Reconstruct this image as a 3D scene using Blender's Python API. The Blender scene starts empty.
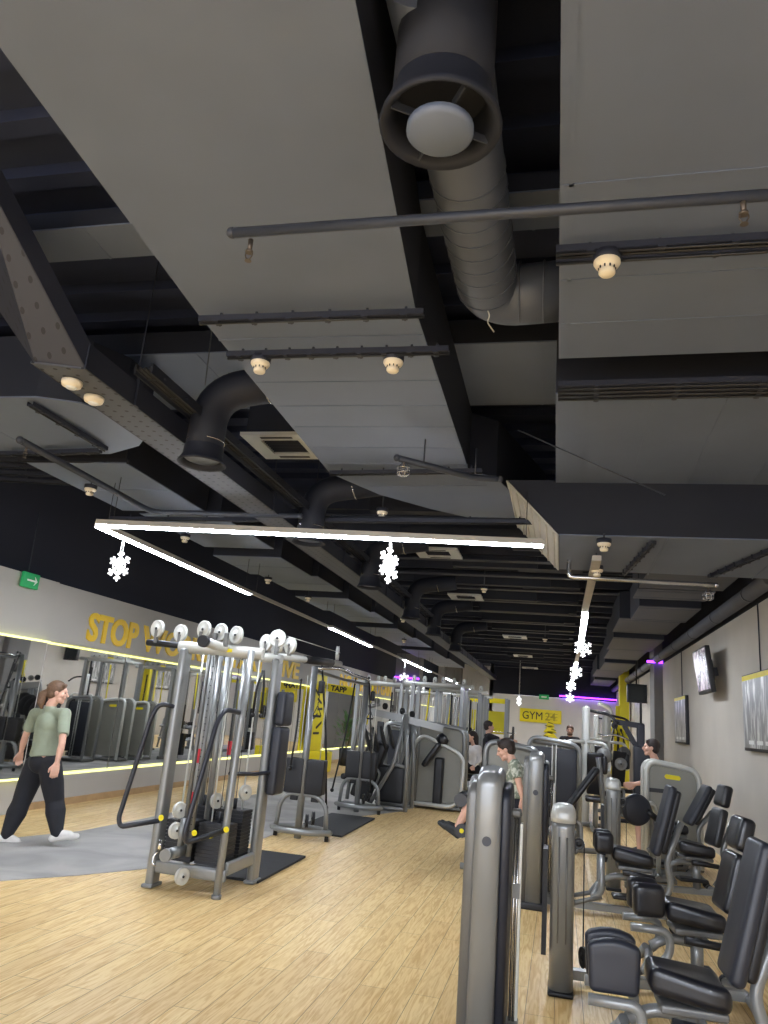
import bpy, bmesh, math, random
from mathutils import Vector, Matrix, Euler
random.seed(7)
SC = bpy.context.scene
COL = SC.collection
PI = math.pi
# ------------------------------------------------------------------ camera
EYE = Vector((0, 0, 1.6))
F = 747.19
RM = Matrix(((0.9719056, -0.0194836, 0.2345633), (0.2207032, -0.2708631, -0.9369756), (0.0817902, 0.9624207, -0.2589532)))
cam = bpy.data.cameras.new('camera'); camo = bpy.data.objects.new('camera', cam); COL.objects.link(camo)
cam.sensor_fit = 'VERTICAL'; cam.sensor_height = 36; cam.sensor_width = 27; cam.lens = F/1024*36; cam.clip_end = 200; cam.clip_start = .05
camo.matrix_world = Matrix.Translation(EYE) @ RM.to_4x4()
SC.camera = camo

def at(px, py, ax, val):
    """point of the place seen at a pixel, on the plane x, y or z = val"""
    d = RM @ Vector((px-384, 512-py, -F)); i = 'xyz'.index(ax)
    return EYE + d*((val-EYE[i])/d[i])
# ------------------------------------------------------------------ world, exposure
W = bpy.data.worlds.new('world'); SC.world = W; W.use_nodes = True
W.node_tree.nodes['Background'].inputs[0].default_value = (.80, .86, 1.0, 1)
W.node_tree.nodes['Background'].inputs[1].default_value = .85
SC.view_settings.view_transform = 'Standard'; SC.view_settings.look = 'None'
SC.view_settings.gamma = 1; SC.view_settings.use_curve_mapping = False
SC.view_settings.exposure = 2.42
LED = 16.5        # strength of the white linear lamps
# ------------------------------------------------------------------ materials
MATS = {}
def lin(c):
    return tuple(((v/255)/12.92 if v/255 <= .04045 else ((v/255+.055)/1.055)**2.4) for v in c)
def mat(name, rgb, rough=.5, metal=0, noise=.06, scale=6, emit=None, strength=0, coat=0, spec=.5, bump=0):
    if name in MATS: return MATS[name]
    m = bpy.data.materials.new(name); m.use_nodes = True; nt = m.node_tree; b = nt.nodes['Principled BSDF']
    c = lin(rgb)
    b.inputs['Roughness'].default_value = rough; b.inputs['Metallic'].default_value = metal
    b.inputs['Specular IOR Level'].default_value = spec; b.inputs['Coat Weight'].default_value = coat
    if noise:
        tc = nt.nodes.new('ShaderNodeTexCoord'); n = nt.nodes.new('ShaderNodeTexNoise'); n.inputs['Scale'].default_value = scale; n.inputs['Detail'].default_value = 3
        r = nt.nodes.new('ShaderNodeValToRGB'); r.color_ramp.elements[0].position = .3; r.color_ramp.elements[1].position = .7
        r.color_ramp.elements[0].color = tuple(v*(1-noise) for v in c)+(1,); r.color_ramp.elements[1].color = tuple(min(1, v*(1+noise)) for v in c)+(1,)
        nt.links.new(tc.outputs['Object'], n.inputs['Vector']); nt.links.new(n.outputs['Fac'], r.inputs['Fac']); nt.links.new(r.outputs['Color'], b.inputs['Base Color'])
        if bump:
            bp = nt.nodes.new('ShaderNodeBump'); bp.inputs['Strength'].default_value = bump; bp.inputs['Distance'].default_value = .02
            nt.links.new(n.outputs['Fac'], bp.inputs['Height']); nt.links.new(bp.outputs['Normal'], b.inputs['Normal'])
    else: b.inputs['Base Color'].default_value = c+(1,)
    if emit:
        b.inputs['Emission Color'].default_value = lin(emit)+(1,); b.inputs['Emission Strength'].default_value = strength
    MATS[name] = m; return m
class NT:
    def __init__(s, name):
        s.m = bpy.data.materials.new(name); s.m.use_nodes = True; s.nt = s.m.node_tree; s.b = s.nt.nodes['Principled BSDF']; MATS[name] = s.m
    def n(s, t, **k):
        q = s.nt.nodes.new('ShaderNode'+t)
        for a, v in k.items(): setattr(q, a, v)
        return q
    def l(s, a, b): s.nt.links.new(a, b)
    def math(s, op, a, b=None):
        q = s.n('Math', operation=op)
        for i, v in enumerate((a, b)):
            if v is None: continue
            if hasattr(v, 'default_value') or hasattr(v, 'links'): s.l(v, q.inputs[i])
            else: q.inputs[i].default_value = v
        return q.outputs[0]
def wood_floor():
    t = NT('oak_planks'); tc = t.n('TexCoord'); mp = t.n('Mapping'); mp.inputs['Rotation'].default_value = (0, 0, PI/2)
    t.l(tc.outputs['Object'], mp.inputs['Vector'])
    br = t.n('TexBrick'); br.offset = .37; br.inputs['Color1'].default_value = lin((234, 206, 150))+(1,); br.inputs['Color2'].default_value = lin((222, 191, 136))+(1,)
    br.inputs['Mortar'].default_value = lin((140, 112, 76))+(1,); br.inputs['Scale'].default_value = 1; br.inputs['Mortar Size'].default_value = .0022; br.inputs['Mortar Smooth'].default_value = .3
    br.inputs['Brick Width'].default_value = 1.25; br.inputs['Row Height'].default_value = .165
    t.l(mp.outputs[0], br.inputs['Vector'])
    m2 = t.n('Mapping'); m2.inputs['Scale'].default_value = (14, 1.1, 1); t.l(tc.outputs['Object'], m2.inputs['Vector'])
    no = t.n('TexNoise'); no.inputs['Scale'].default_value = 2.6; no.inputs['Detail'].default_value = 8; no.inputs['Distortion'].default_value = 1.6; t.l(m2.outputs[0], no.inputs['Vector'])
    rp = t.n('ValToRGB'); rp.color_ramp.elements[0].position = .36; rp.color_ramp.elements[0].color = lin((226, 208, 180))+(1,); rp.color_ramp.elements[1].position = .58; rp.color_ramp.elements[1].color = (1, 1, 1, 1)
    t.l(no.outputs['Fac'], rp.inputs['Fac'])
    mx = t.n('Mix', data_type='RGBA', blend_type='MULTIPLY'); mx.inputs[0].default_value = .9
    t.l(br.outputs['Color'], mx.inputs[6]); t.l(rp.outputs['Color'], mx.inputs[7]); t.l(mx.outputs[2], t.b.inputs['Base Color'])
    t.b.inputs['Roughness'].default_value = .42; t.b.inputs['Specular IOR Level'].default_value = .4
    return t.m
def dotted(name, base, dot, sx, sy, r):
    """metal sheet with a grid of punched holes"""
    t = NT(name); tc = t.n('TexCoord'); sp = t.n('SeparateXYZ'); t.l(tc.outputs['Object'], sp.inputs[0])
    fx = t.math('SUBTRACT', t.math('FRACT', t.math('DIVIDE', sp.outputs[0], sx)), .5); fy = t.math('SUBTRACT', t.math('FRACT', t.math('DIVIDE', sp.outputs[1], sy)), .5)
    fx = t.math('MULTIPLY', fx, sx); fy = t.math('MULTIPLY', fy, sy)
    d = t.math('SQRT', t.math('ADD', t.math('MULTIPLY', fx, fx), t.math('MULTIPLY', fy, fy)))
    f = t.math('LESS_THAN', d, r)
    mx = t.n('Mix', data_type='RGBA'); t.l(f, mx.inputs[0]); mx.inputs[6].default_value = lin(base)+(1,); mx.inputs[7].default_value = lin(dot)+(1,)
    t.l(mx.outputs[2], t.b.inputs['Base Color']); t.b.inputs['Roughness'].default_value = .6
    return t.m
def streaks(name, c0, c1, sc=(3, 3, 1), scale=3, rough=.6, p0=.4, p1=.62):
    t = NT(name); tc = t.n('TexCoord'); mp = t.n('Mapping'); mp.inputs['Scale'].default_value = sc; t.l(tc.outputs['Object'], mp.inputs[0])
    no = t.n('TexNoise'); no.inputs['Scale'].default_value = scale; no.inputs['Detail'].default_value = 6; no.inputs['Distortion'].default_value = .8; t.l(mp.outputs[0], no.inputs['Vector'])
    rp = t.n('ValToRGB'); rp.color_ramp.elements[0].position = p0; rp.color_ramp.elements[1].position = p1
    rp.color_ramp.elements[0].color = lin(c0)+(1,); rp.color_ramp.elements[1].color = lin(c1)+(1,)
    t.l(no.outputs['Fac'], rp.inputs['Fac']); t.l(rp.outputs['Color'], t.b.inputs['Base Color']); t.b.inputs['Roughness'].default_value = rough
    return t
FLOOR = wood_floor()
DUCT = mat('duct_grey', (96, 105, 124), .55, 0, .05, 2)
DUCTD = mat('duct_dark', (19, 23, 36), .7, 0, .08, 3)  # dark tone of duct sides and tops, elbows, bells and channels
NAVY = mat('ceiling_black', (28, 36, 60), .85, 0, .12, 1.5)
WALLB = mat('wall_black', (26, 29, 42), .9, 0, .08, 1)
WALLG = mat('wall_grey', (214, 212, 208), .85, 0, .04, 1.2)
WALLP = mat('wall_plaster', (190, 184, 174), .85, 0, .05, 1.3)
BANDG = mat('band_grey', (178, 175, 169), .8, 0, .03, 1.2)
SILVER = mat('silver_paint', (134, 136, 136), .32, .35, .03, 4, coat=.3)
SILVERD = mat('silver_paint_dark', (112, 112, 110), .4, .35, .04, 4)
LIGHTM = mat('pale_paint', (196, 197, 192), .35, .2, .03, 4)
SHELL = mat('grey_shell', (138, 137, 128), .45, .1, .04, 3)
BLACK = mat('black_plastic', (20, 21, 26), .45, 0, .1, 5)
VINYL = mat('black_vinyl', (20, 21, 27), .33, 0, .08, 5, coat=.15)
VINYLG = mat('charcoal_vinyl', (36, 39, 48), .42, 0, .06, 5)
RUBBER = mat('rubber_black', (46, 46, 48), .8, 0, .12, 20)
RFLOOR = streaks('rubber_flooring', (146, 144, 141), (170, 166, 162), (1, 1, 1), 1.4, .75).m
CHROME = mat('chrome', (205, 205, 205), .16, .95, .02, 4)
PIPE = mat('pipe_paint', (48, 52, 62), .5, .1, .08, 6)
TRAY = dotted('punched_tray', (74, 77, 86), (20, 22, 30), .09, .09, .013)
TRAYN = dotted('punched_tray_shaded', (46, 48, 58), (16, 18, 26), .09, .09, .013)  # same metal as the long tray, riser's shade put into the colour
TRAYD = mat('tray_dark', (30, 33, 46), .6, 0, .08, 4)
BEIGE = mat('beige_plastic', (226, 214, 190), .5, 0, .03, 8)
WHITE = mat('white_plastic', (230, 230, 226), .4, 0, .03, 8)
YEL = mat('yellow', (236, 218, 18), .5, 0, .05, 3)
YELT = mat('yellow_lettering', (244, 204, 50), .5, 0, .04, 3)
YELP = mat('yellow_paint', (196, 184, 30), .6, 0, .05, 3)
RED = mat('red', (200, 30, 50), .5, 0, .1, 9)
GREEN = mat('green_sign', (30, 140, 80), .5, 0, .03, 5, emit=(30, 150, 85), strength=.06)
LAMP = mat('lamp_white', (255, 255, 255), .5, 0, 0, emit=(236, 243, 255), strength=LED)
FLAKE = mat('flake_white', (255, 255, 255), .5, 0, 0, emit=(255, 255, 255), strength=.42)
LEDY = mat('led_yellow', (255, 250, 190), .5, 0, 0, emit=(240, 240, 130), strength=.42)
LEDP = mat('led_purple', (150, 60, 255), .5, 0, 0, emit=(128, 40, 255), strength=2.2)
ALU = mat('aluminium_profile', (176, 170, 158), .45, .3, .04, 6)
CABLE = mat('cable_black', (22, 22, 24), .5, 0, .05, 9)
SKIN = mat('skin', (214, 168, 146), .55, 0, .05, 9)
HAIRB = mat('hair_brown', (104, 78, 58), .6, 0, .25, 40)
HAIRD = mat('hair_dark', (46, 36, 32), .6, 0, .25, 40)
EYE_W = mat('eye_dark', (40, 30, 28), .2, 0, 0)
LIP = mat('lip', (176, 106, 98), .5, 0, .05, 9)
_m = NT('mirror_glass'); _m.b.inputs['Base Color'].default_value = (.80, .81, .80, 1); _m.b.inputs['Metallic'].default_value = 1; _m.b.inputs['Roughness'].default_value = .015
_n = _m.n('TexNoise'); _n.inputs['Scale'].default_value = .6; _r = _m.n('MapRange'); _r.inputs[3].default_value = .01; _r.inputs[4].default_value = .03
_m.l(_n.outputs['Fac'], _r.inputs[0]); _m.l(_r.outputs[0], _m.b.inputs['Roughness']); MIRROR = _m.m
_t = streaks('screen_picture', (70, 60, 76), (198, 184, 190), (1, 1, 1), 4.5, .25); _t.b.inputs['Emission Strength'].default_value = .10
_t.l(_t.b.inputs['Base Color'].links[0].from_socket, _t.b.inputs['Emission Color']); SCREEN = _t.m
POSTER = streaks('poster_print', (126, 126, 124), (238, 238, 234), (1, 7, 1.6), 1.7, .3, .48, .66).m
_t = streaks('camouflage_cloth', (118, 126, 108), (192, 194, 178), (1, 1, 1), 16, .85, .45, .52); CAMO = _t.m

# ------------------------------------------------------------------ mesh builder
def basis(d):
    d = Vector(d).normalized(); u = Vector((0, 0, 1)) if abs(d.z) < .95 else Vector((0, 1, 0))
    a = d.cross(u).normalized(); return a, a.cross(d).normalized()
class MB:
    def __init__(s): s.bm = bmesh.new()
    def _f(s, vs, smooth=False):
        try: f = s.bm.faces.new(vs); f.smooth = smooth
        except ValueError: pass
    def box(s, c, size, rz=0, rx=0, ry=0, bev=0):
        M = Matrix.Translation(c) @ Euler((rx, ry, rz)).to_matrix().to_4x4()
        h = [v/2 for v in size]
        if bev:
            return s.rbox(c, size, bev, n=1, rot=(rx, ry, rz))
        vs = [s.bm.verts.new(M @ Vector((x*h[0], y*h[1], z*h[2]))) for x in (-1, 1) for y in (-1, 1) for z in (-1, 1)]
        for q in ((0, 1, 3, 2), (4, 6, 7, 5), (0, 4, 5, 1), (2, 3, 7, 6), (0, 2, 6, 4), (1, 5, 7, 3)): s._f([vs[i] for i in q])
        return s
    def rbox(s, c, size, r, n=3, rot=(0, 0, 0), fn=None):
        """cushion / rounded block"""
        M = Matrix.Translation(c) @ Euler(rot).to_matrix().to_4x4()
        h = [v/2 for v in size]; r = min(r, min(h)*.98); g = []
        for a in range(3):
            L = h[a]-r; g.append([-h[a]+r*(1-math.cos(PI/2*i/n))*1.0 for i in range(n)] + [-L, -L*.5, 0, L*.5, L] + [h[a]-r*(1-math.cos(PI/2*i/n)) for i in range(n-1, -1, -1)])
        N = len(g[0]); cache = {}
        def V(i, j, k):
            if (i, j, k) in cache: return cache[(i, j, k)]
            p = Vector((g[0][i], g[1][j], g[2][k])); q = Vector([max(-(h[a]-r), min(h[a]-r, p[a])) for a in range(3)])
            d = p-q
            if d.length > 1e-9: p = q+d.normalized()*r
            if fn: p = fn(p)
            v = s.bm.verts.new(M @ p); cache[(i, j, k)] = v; return v
        E = N-1
        for i in range(E):
            for j in range(E):
                s._f([V(i, j, 0), V(i, j+1, 0), V(i+1, j+1, 0), V(i+1, j, 0)], True); s._f([V(i, j, E), V(i+1, j, E), V(i+1, j+1, E), V(i, j+1, E)], True)
                s._f([V(i, 0, j), V(i+1, 0, j), V(i+1, 0, j+1), V(i, 0, j+1)], True); s._f([V(i, E, j), V(i, E, j+1), V(i+1, E, j+1), V(i+1, E, j)], True)
                s._f([V(0, i, j), V(0, i, j+1), V(0, i+1, j+1), V(0, i+1, j)], True); s._f([V(E, i, j), V(E, i+1, j), V(E, i+1, j+1), V(E, i, j+1)], True)
        return s
    def cyl(s, p0, p1, r0, r1=None, n=14, cap=True):
        r1 = r0 if r1 is None else r1; p0, p1 = Vector(p0), Vector(p1); a, b = basis(p1-p0)
        c = [(math.cos(2*PI*i/n), math.sin(2*PI*i/n)) for i in range(n)]
        A = [s.bm.verts.new(p0+(a*x+b*y)*r0) for x, y in c]; B = [s.bm.verts.new(p1+(a*x+b*y)*r1) for x, y in c]
        for i in range(n): s._f([A[i], A[(i+1) % n], B[(i+1) % n], B[i]], True)
        if cap: s._f(A[::-1]); s._f(B)
        return s
    def tube(s, pts, r, fil=.06, n=10, steps=5, cap=True, sq=None):
        pts = [Vector(p) for p in pts]; P = [pts[0]]
        for i in range(1, len(pts)-1):
            a, b, c = pts[i-1], pts[i], pts[i+1]; d0 = (a-b); d1 = (c-b); k = min(fil, d0.length*.48, d1.length*.48)
            p = b+d0.normalized()*k; q = b+d1.normalized()*k
            for t in range(steps+1):
                u = t/steps; P.append(p*(1-u)**2+b*2*u*(1-u)+q*u*u)
        P.append(pts[-1]); rings = []; t = (P[1]-P[0]).normalized(); a, b = basis(t)
        for i, p in enumerate(P):
            t2 = ((P[min(i+1, len(P)-1)]-P[max(i-1, 0)])).normalized()
            q = t.rotation_difference(t2); a = q @ a; b = q @ b; t = t2
            rr = r[i] if isinstance(r, (list, tuple)) and len(r) == len(P) else r
            if sq: cs = [(sq[0]*x, sq[1]*y) for x, y in ((-1, -1), (1, -1), (1, 1), (-1, 1))]
            else: cs = [(rr*math.cos(2*PI*k/n), rr*math.sin(2*PI*k/n)) for k in range(n)]
            rings.append([s.bm.verts.new(p+a*x+b*y) for x, y in cs])
        m = len(rings[0])
        for A, B in zip(rings, rings[1:]):
            for k in range(m): s._f([A[k], A[(k+1) % m], B[(k+1) % m], B[k]], not sq)
        if cap: s._f(rings[0][::-1]); s._f(rings[-1])
        return s
    def lathe(s, prof, origin=(0, 0, 0), axis=(0, 0, 1), n=24, smooth=True):
        o = Vector(origin); ax = Vector(axis).normalized(); a, b = basis(ax); R = []
        for r, z in prof:
            if r < 1e-6: R.append([s.bm.verts.new(o+ax*z)])
            else: R.append([s.bm.verts.new(o+ax*z+(a*math.cos(2*PI*i/n)+b*math.sin(2*PI*i/n))*r) for i in range(n)])
        for A, B in zip(R, R[1:]):
            for i in range(n):
                j = (i+1) % n
                if len(A) == 1 and len(B) == 1: break
                if len(A) == 1: s._f([A[0], B[j], B[i]], smooth)
                elif len(B) == 1: s._f([A[i], A[j], B[0]], smooth)
                else: s._f([A[i], A[j], B[j], B[i]], smooth)
        return s
    def prism(s, pts, d):
        """closed 3-D outline pushed along vector d"""
        d = Vector(d); A = [s.bm.verts.new(Vector(p)) for p in pts]; B = [s.bm.verts.new(Vector(p)+d) for p in pts]; n = len(A)
        s._f(A[::-1]); s._f(B)
        for i in range(n): s._f([A[i], A[(i+1) % n], B[(i+1) % n], B[i]])
        return s
    def ball(s, c, r, sc=(1, 1, 1), n=12, rot=None):
        M = Matrix.Translation(c) @ (rot.to_4x4() if rot else Matrix()) @ Matrix.Diagonal((r*sc[0], r*sc[1], r*sc[2], 1))
        g = bmesh.ops.create_uvsphere(s.bm, u_segments=n*2, v_segments=n, radius=1, matrix=M)
        for v in g['verts']:
            for f in v.link_faces: f.smooth = True
        return s
    def cap(s, p0, p1, r0, r1=None, n=10):
        """tapered capsule"""
        r1 = r0 if r1 is None else r1; p0, p1 = Vector(p0), Vector(p1); L = (p1-p0).length
        if L < 1e-5: return s.ball(p0, r0)
        prof = [(r0*math.sin(PI/2*i/5), -r0*math.cos(PI/2*i/5)) for i in range(6)]+[(r1*math.cos(PI/2*i/5), L+r1*math.sin(PI/2*i/5)) for i in range(6)]
        prof[0] = (0, -r0); prof[-1] = (0, L+r1)
        return s.lathe(prof, p0, p1-p0, n*2)
    def obj(s, name, m, parent=None, label=None, loc=None, rz=0):
        bmesh.ops.recalc_face_normals(s.bm, faces=s.bm.faces)
        me = bpy.data.meshes.new(name); s.bm.to_mesh(me); s.bm.free(); me.materials.append(m)
        o = bpy.data.objects.new(name, me); COL.objects.link(o)
        if parent: o.parent = parent
        if loc is not None: o.location = loc
        o.rotation_euler.z = rz
        if label: o['label'] = label
        return o
def tag(o, label, cat, group=None, kind=None):
    o['label'] = label; o['category'] = cat
    if group: o['group'] = group
    if kind: o['kind'] = kind
    return o
def thing(name, label, cat, loc=(0, 0, 0), rz=0, group=None):
    o = bpy.data.objects.new(name, None); COL.objects.link(o); o.empty_display_size = .1
    o.location = loc; o.rotation_euler.z = rz; return tag(o, label, cat, group)
def struct(name, mb, m, label=None):
    o = mb.obj(name, m); o['kind'] = 'structure'
    if label: o['label'] = label
    return o
def dup(root, label, loc, rz=None, group=None, sc=None):
    r = root.copy(); COL.objects.link(r); r.location = loc
    if rz is not None: r.rotation_euler.z = rz
    if sc: r.scale = (sc, sc, sc)
    r['label'] = label
    if group: r['group'] = group
    for ch in list(root.children):
        c = ch.copy(); COL.objects.link(c); c.parent = r
        for g in ch.children:
            d = g.copy(); COL.objects.link(d); d.parent = c
    return r
def text_mesh(name, body, size, ext, m, parent, loc, rot, align='LEFT', bold=0.0, sx=1):
    cu = bpy.data.curves.new(name, 'FONT'); cu.body = body; cu.size = size; cu.extrude = ext; cu.align_x = align; cu.offset = bold; cu.resolution_u = 4
    t = bpy.data.objects.new(name, cu); COL.objects.link(t)
    me = bpy.data.meshes.new_from_object(t.evaluated_get(bpy.context.evaluated_depsgraph_get()))
    bpy.data.objects.remove(t); bpy.data.curves.remove(cu)
    me.materials.clear(); me.materials.append(m)
    o = bpy.data.objects.new(name, me); COL.objects.link(o); o.location = loc; o.rotation_euler = rot; o.scale = (sx, 1, 1)
    if parent: o.parent = parent
    return o
XL, XR, YF = -6.78, 2.3, 34.0
# ------------------------------------------------------------------ the room
struct('floor', MB().box((-2.5, 18, -.1), (14, 52, .2)), FLOOR, 'pale oak plank floor running to the far wall')
cb = MB().box((-2.5, 18, 4.75), (14, 52, .2))
for i in range(30): cb.box((-2.3, -3+i*.42, 4.62), (9.1, .12, .1))
struct('ceiling', cb, NAVY, 'black painted ribbed concrete ceiling')
n = 0
for y in [8.7, 9.9, 11.1, 12.3, 13.6, 15, 16.5, 18.2, 20, 22, 24.4, 27, 30, 33]:
    n += 1; bb = MB()
    z = 3.98 if y > 8 else 4.3
    bb.box((-1.2, y, z+.06), (5.6, .05, .02)).box((-1.2, y, z+.15), (5.6, .02, .2)).box((-1.2, y, z-.04+.0), (5.6, .16, .02)); bb.box((-1.2, y+.25, z+.3), (5.6, .1, .1))
    struct('trim_%d' % n, bb, TRAYD, 'dark steel ceiling joist')
# left wall : near projecting bay, then the mirrored run
wl = MB(); wl.box((XL-.15, 25, 1.475), (.2, 34.4, 2.95)); wl.box((XL-.03, 25.4, .2), (.14, 33.2, .4)); wl.box((XL-.02, 25.4, 2.56), (.14, 33.2, .78))
struct('wall_left', wl, BANDG, 'grey wall band above and below the long mirror')
wl = MB(); wl.box((XL-.05, 3.4, 1.475), (.3, 10.9, 2.95))
struct('wall_left_near', wl, BANDG, 'projecting grey wall bay at the left edge')
struct('wall_left_upper', MB().box((XL-.1, 18, 3.9), (.2, 52, 1.9)), WALLB, 'black upper wall above the grey band')
struct('baseboard_left', MB().box((XL+.055, 25.4, .045), (.03, 33.2, .09)), mat('oak_skirting', (176, 146, 106), .5, 0, .1, 8), 'oak skirting under the mirror wall')
for i in range(16):
    y0 = 8.9+i*2.08
    p = MB().box((XL-.035, y0+1.03, 1.27), (.02, 2.05, 1.72)).obj('mirror_panel', MIRROR)
    tag(p, 'tall wall mirror panel, number %s along the left wall from the near end' % ['one', 'two', 'three', 'four', 'five', 'six', 'seven', 'eight', 'nine', 'ten', 'eleven', 'twelve', 'thirteen', 'fourteen', 'fifteen', 'sixteen'][i], 'mirror', 'wall mirrors along the left wall')
p = MB().box((XL+.115, 5.9, 1.27), (.02, 5.8, 1.72)).obj('mirror_panel', MIRROR)
tag(p, 'wall mirror on the projecting bay behind the walking woman at the left edge', 'mirror', 'wall mirrors along the left wall')
for (x, y0, y1, nm) in ((XL+.02, 8.86, 42, 'above the long mirror'), (XL+.13, 3, 8.84, 'above the mirror of the near bay')):
    tag(MB().box((x, (y0+y1)/2, 2.145), (.03, y1-y0, .022)).obj('led_strip', LEDY), 'yellowish glowing light strip '+nm, 'light strip', 'yellow wall light strips')
    tag(MB().box((x, (y0+y1)/2, .415), (.03, y1-y0, .022)).obj('led_strip', LEDY), 'yellowish glowing light strip '+nm.replace('above', 'below'), 'light strip', 'yellow wall light strips')
# right wall, black above
struct('wall_right', MB().box((XR+.1, 18, 1.62), (.2, 52, 3.24)), WALLP, 'plain grey plaster wall on the right')
struct('wall_right_upper', MB().box((XR+.1, 18, 3.99), (.2, 52, 1.5)), WALLB, 'black upper part of the right wall')
struct('wall_far', MB().box((.9, YF+.1, 1.42), (7.9, .2, 2.84)), WALLG, 'light grey far wall')
struct('wall_far_upper', MB().box((.9, YF+.1, 3.8), (7.9, .2, 1.9)), WALLB, 'black upper part of the far wall')
struct('wall_far_left', MB().box((-5, 43, 2.4), (5, .2, 4.8)), BANDG, 'grey wall at the end of the deep left part')
struct('wall_far_return', MB().box((-2.98, 38.5, 2.4), (.16, 9, 4.8)), WALLG, 'side of the far grey wall')
# columns
struct('trim_20', MB().box((2.27, 19.2, 2.0), (.32, .9, 4.0)), mat('column_grey', (120, 118, 116), .8, 0, .05, 2), 'grey square column on the right')
struct('trim_21', MB().box((2.08, 27.2, 2), (.30, .6, 4)), YELP, 'yellow column at the far right')
struct('trim_22', MB().box((-5.55, 28.2, 1.9), (.9, .8, 3.8)), MATS['column_grey'], 'grey square column by the left mirror')
struct('trim_23', MB().box((-4.6, 33.5, 1.9), (.7, .7, 3.8)), MATS['column_grey'], 'far grey column')
for (c, sz, t) in (((2.2, 18.72, 3.27), (.5, .03, .05), 'on the grey column at the right'), ((1.5, 33.93, 2.93), (3.1, .04, .05), 'along the top of the far grey wall'), ((-5.55, 27.76, 2.92), (.94, .03, .05), 'on the grey column beyond the leg press')):
    tag(MB().box(c, sz).obj('led_strip', LEDP), 'purple glowing light strip '+t, 'light strip')
# rubber flooring (laid mats area)
def flat(name, pts, z0, z1, m, label, cat, kind=None):
    o = MB().prism([(x, y, z0) for x, y in pts], (0, 0, z1-z0)).obj(name, m)
    return tag(o, label, cat, kind=kind)
o = flat('floor_rubber', [(-6.0, 4.3), (-5.0, 5.2), (-4.1, 6.45), (-3.5, 7.5), (-3.5, 11), (-2.6, 13.5), (-2.35, 16.5), (-1.7, 20), (-1.7, 27), (-5.3, 27), (-5.3, 9.6), (-5.35, 8.3), (-5.9, 6.6)], 0, .006, RFLOOR, 'grey rubber flooring laid over the oak planks', 'flooring')
o['kind'] = 'structure'
def mat_thing(pts, label, g='black rubber mats'):
    m = MB().prism([(x, y, 0.004) for x, y in pts], (0, 0, .022)).obj('rubber_mat', RUBBER); return tag(m, label, 'mat', g)
mat_thing([(-3.45, 7.1), (-2.66, 7.07), (-2.68, 8.5), (-3.44, 8.5)], 'black rubber mat at the foot of the four-stack cable tower')
mat_thing([(-3.45, 10.14), (-2.72, 10.08), (-2.76, 12.1), (-3.46, 12.1)], 'black rubber mat between the two crossover towers')
# ------------------------------------------------------------------ lettering and signs
def wall_words(label, words, x):
    t = thing('wall_lettering', label, 'lettering', (x, words[0][1], 2.28))
    for w, y, wid, h in words:
        o = text_mesh('word', w, h*1.38, .012, YELT, t, (0.004, y-words[0][1], 0), (PI/2, 0, PI/2), bold=.018)
        k = wid/max(.01, max(v.co.x for v in o.data.vertices)); o.scale = (k, 1, 1)
yS = at(88, 626, 'x', XL+.06).y; yP = at(137, 640, 'x', XL+.06).y; yW = at(143, 640, 'x', XL+.06).y
wall_words('large yellow STOP WORRY START LIVE letters on the grey band above the mirror', [('STOP', yS, yP-yS, .40), ('WORRY', yW, 2.6, .40), ('START', yW+3.1, 2.3, .40), ('LIVE', 17.35, 1.75, .40)], XL+.06)
wall_words('smaller looking yellow NO PAIN NO GAIN letters further along the band', [('NO PAIN', 23.0, 3.6, .40), ('NO GAIN', 27.2, 3.4, .40)], XL+.06)
t = thing('exit_sign', 'green exit sign with white arrow on the near left wall', 'sign', (XL+.12, 8.2, 2.86))
MB().box((.03, 0, .0), (.05, .30, .19), bev=.008).obj('panel', GREEN, t)
a = MB(); a.box((.058, 0, 0), (.006, .17, .022)); a.prism([(.055, .05, .055), (.055, .11, 0), (.055, .05, -.055), (.055, .075, 0)], (.006, 0, 0)); a.obj('arrow', WHITE, t, 'white arrow')
MB().cyl((0, -.02, .09), (-.03, -.02, .9), .006).obj('conduit', PIPE, t)
t = thing('exit_sign', 'small green exit sign high on the far wall', 'sign', at(544, 697, 'y', YF-.05))
MB().box((0, 0, 0), (.42, .05, .2), bev=.01).obj('panel', GREEN, t); MB().box((0, -.03, 0), (.22, .01, .05)).obj('pictogram', WHITE, t)
# GYM24 board with yellow tree
c = at(540.5, 716, 'y', YF-.06)
t = thing('wall_sign', 'yellow board reading GYM 24 on the far wall', 'sign', c)
MB().rbox((0, 0, 0), (1.75, .06, .56), .06).obj('board', YEL, t)
BLKT = mat('black_lettering', (24, 24, 24), .5)
o = text_mesh('word', 'GYM', .46, .006, BLKT, t, (-.78, -.04, -.16), (PI/2, 0, 0), bold=0); o.scale = (.86/max(v.co.x for v in o.data.vertices), 1, 1)
text_mesh('number', '24', .46, .006, mat('outline_yellow', (176, 160, 20), .5), t, (.18, -.04, -.16), (PI/2, 0, 0), bold=.004)
w = MB()
for k in range(3): w.box((.46, -.04, .12-.12*k), (.5, .012, .02))
w.obj('line', MATS['outline_yellow'], t)
c = at(549, 731, 'y', YF-.06)
t = thing('wall_decoration', 'yellow fir tree shape below the GYM 24 board', 'decoration', at(550, 733, 'y', YF-.06)); t.scale = (.95, .95, .8)
tr = MB()
for k, (w_, z_) in enumerate(((.28, .75), (.42, .5), (.6, .22), (.75, -.08), (.85, -.4))):
    tr.prism([(-w_/2, -.03, z_-.2), (w_/2, -.03, z_-.2), (w_*.12, -.03, z_+.17), (-w_*.12, -.03, z_+.17)], (0, .04, 0))
tr.obj('tree_shape', YEL, t)
m_ = MB()
for k in range(7): m_.box((.25*math.sin(k*2.1)*(1-.08*k), -.04, -.5+k*.17), (.22, .012, .035), ry=.3)
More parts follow.
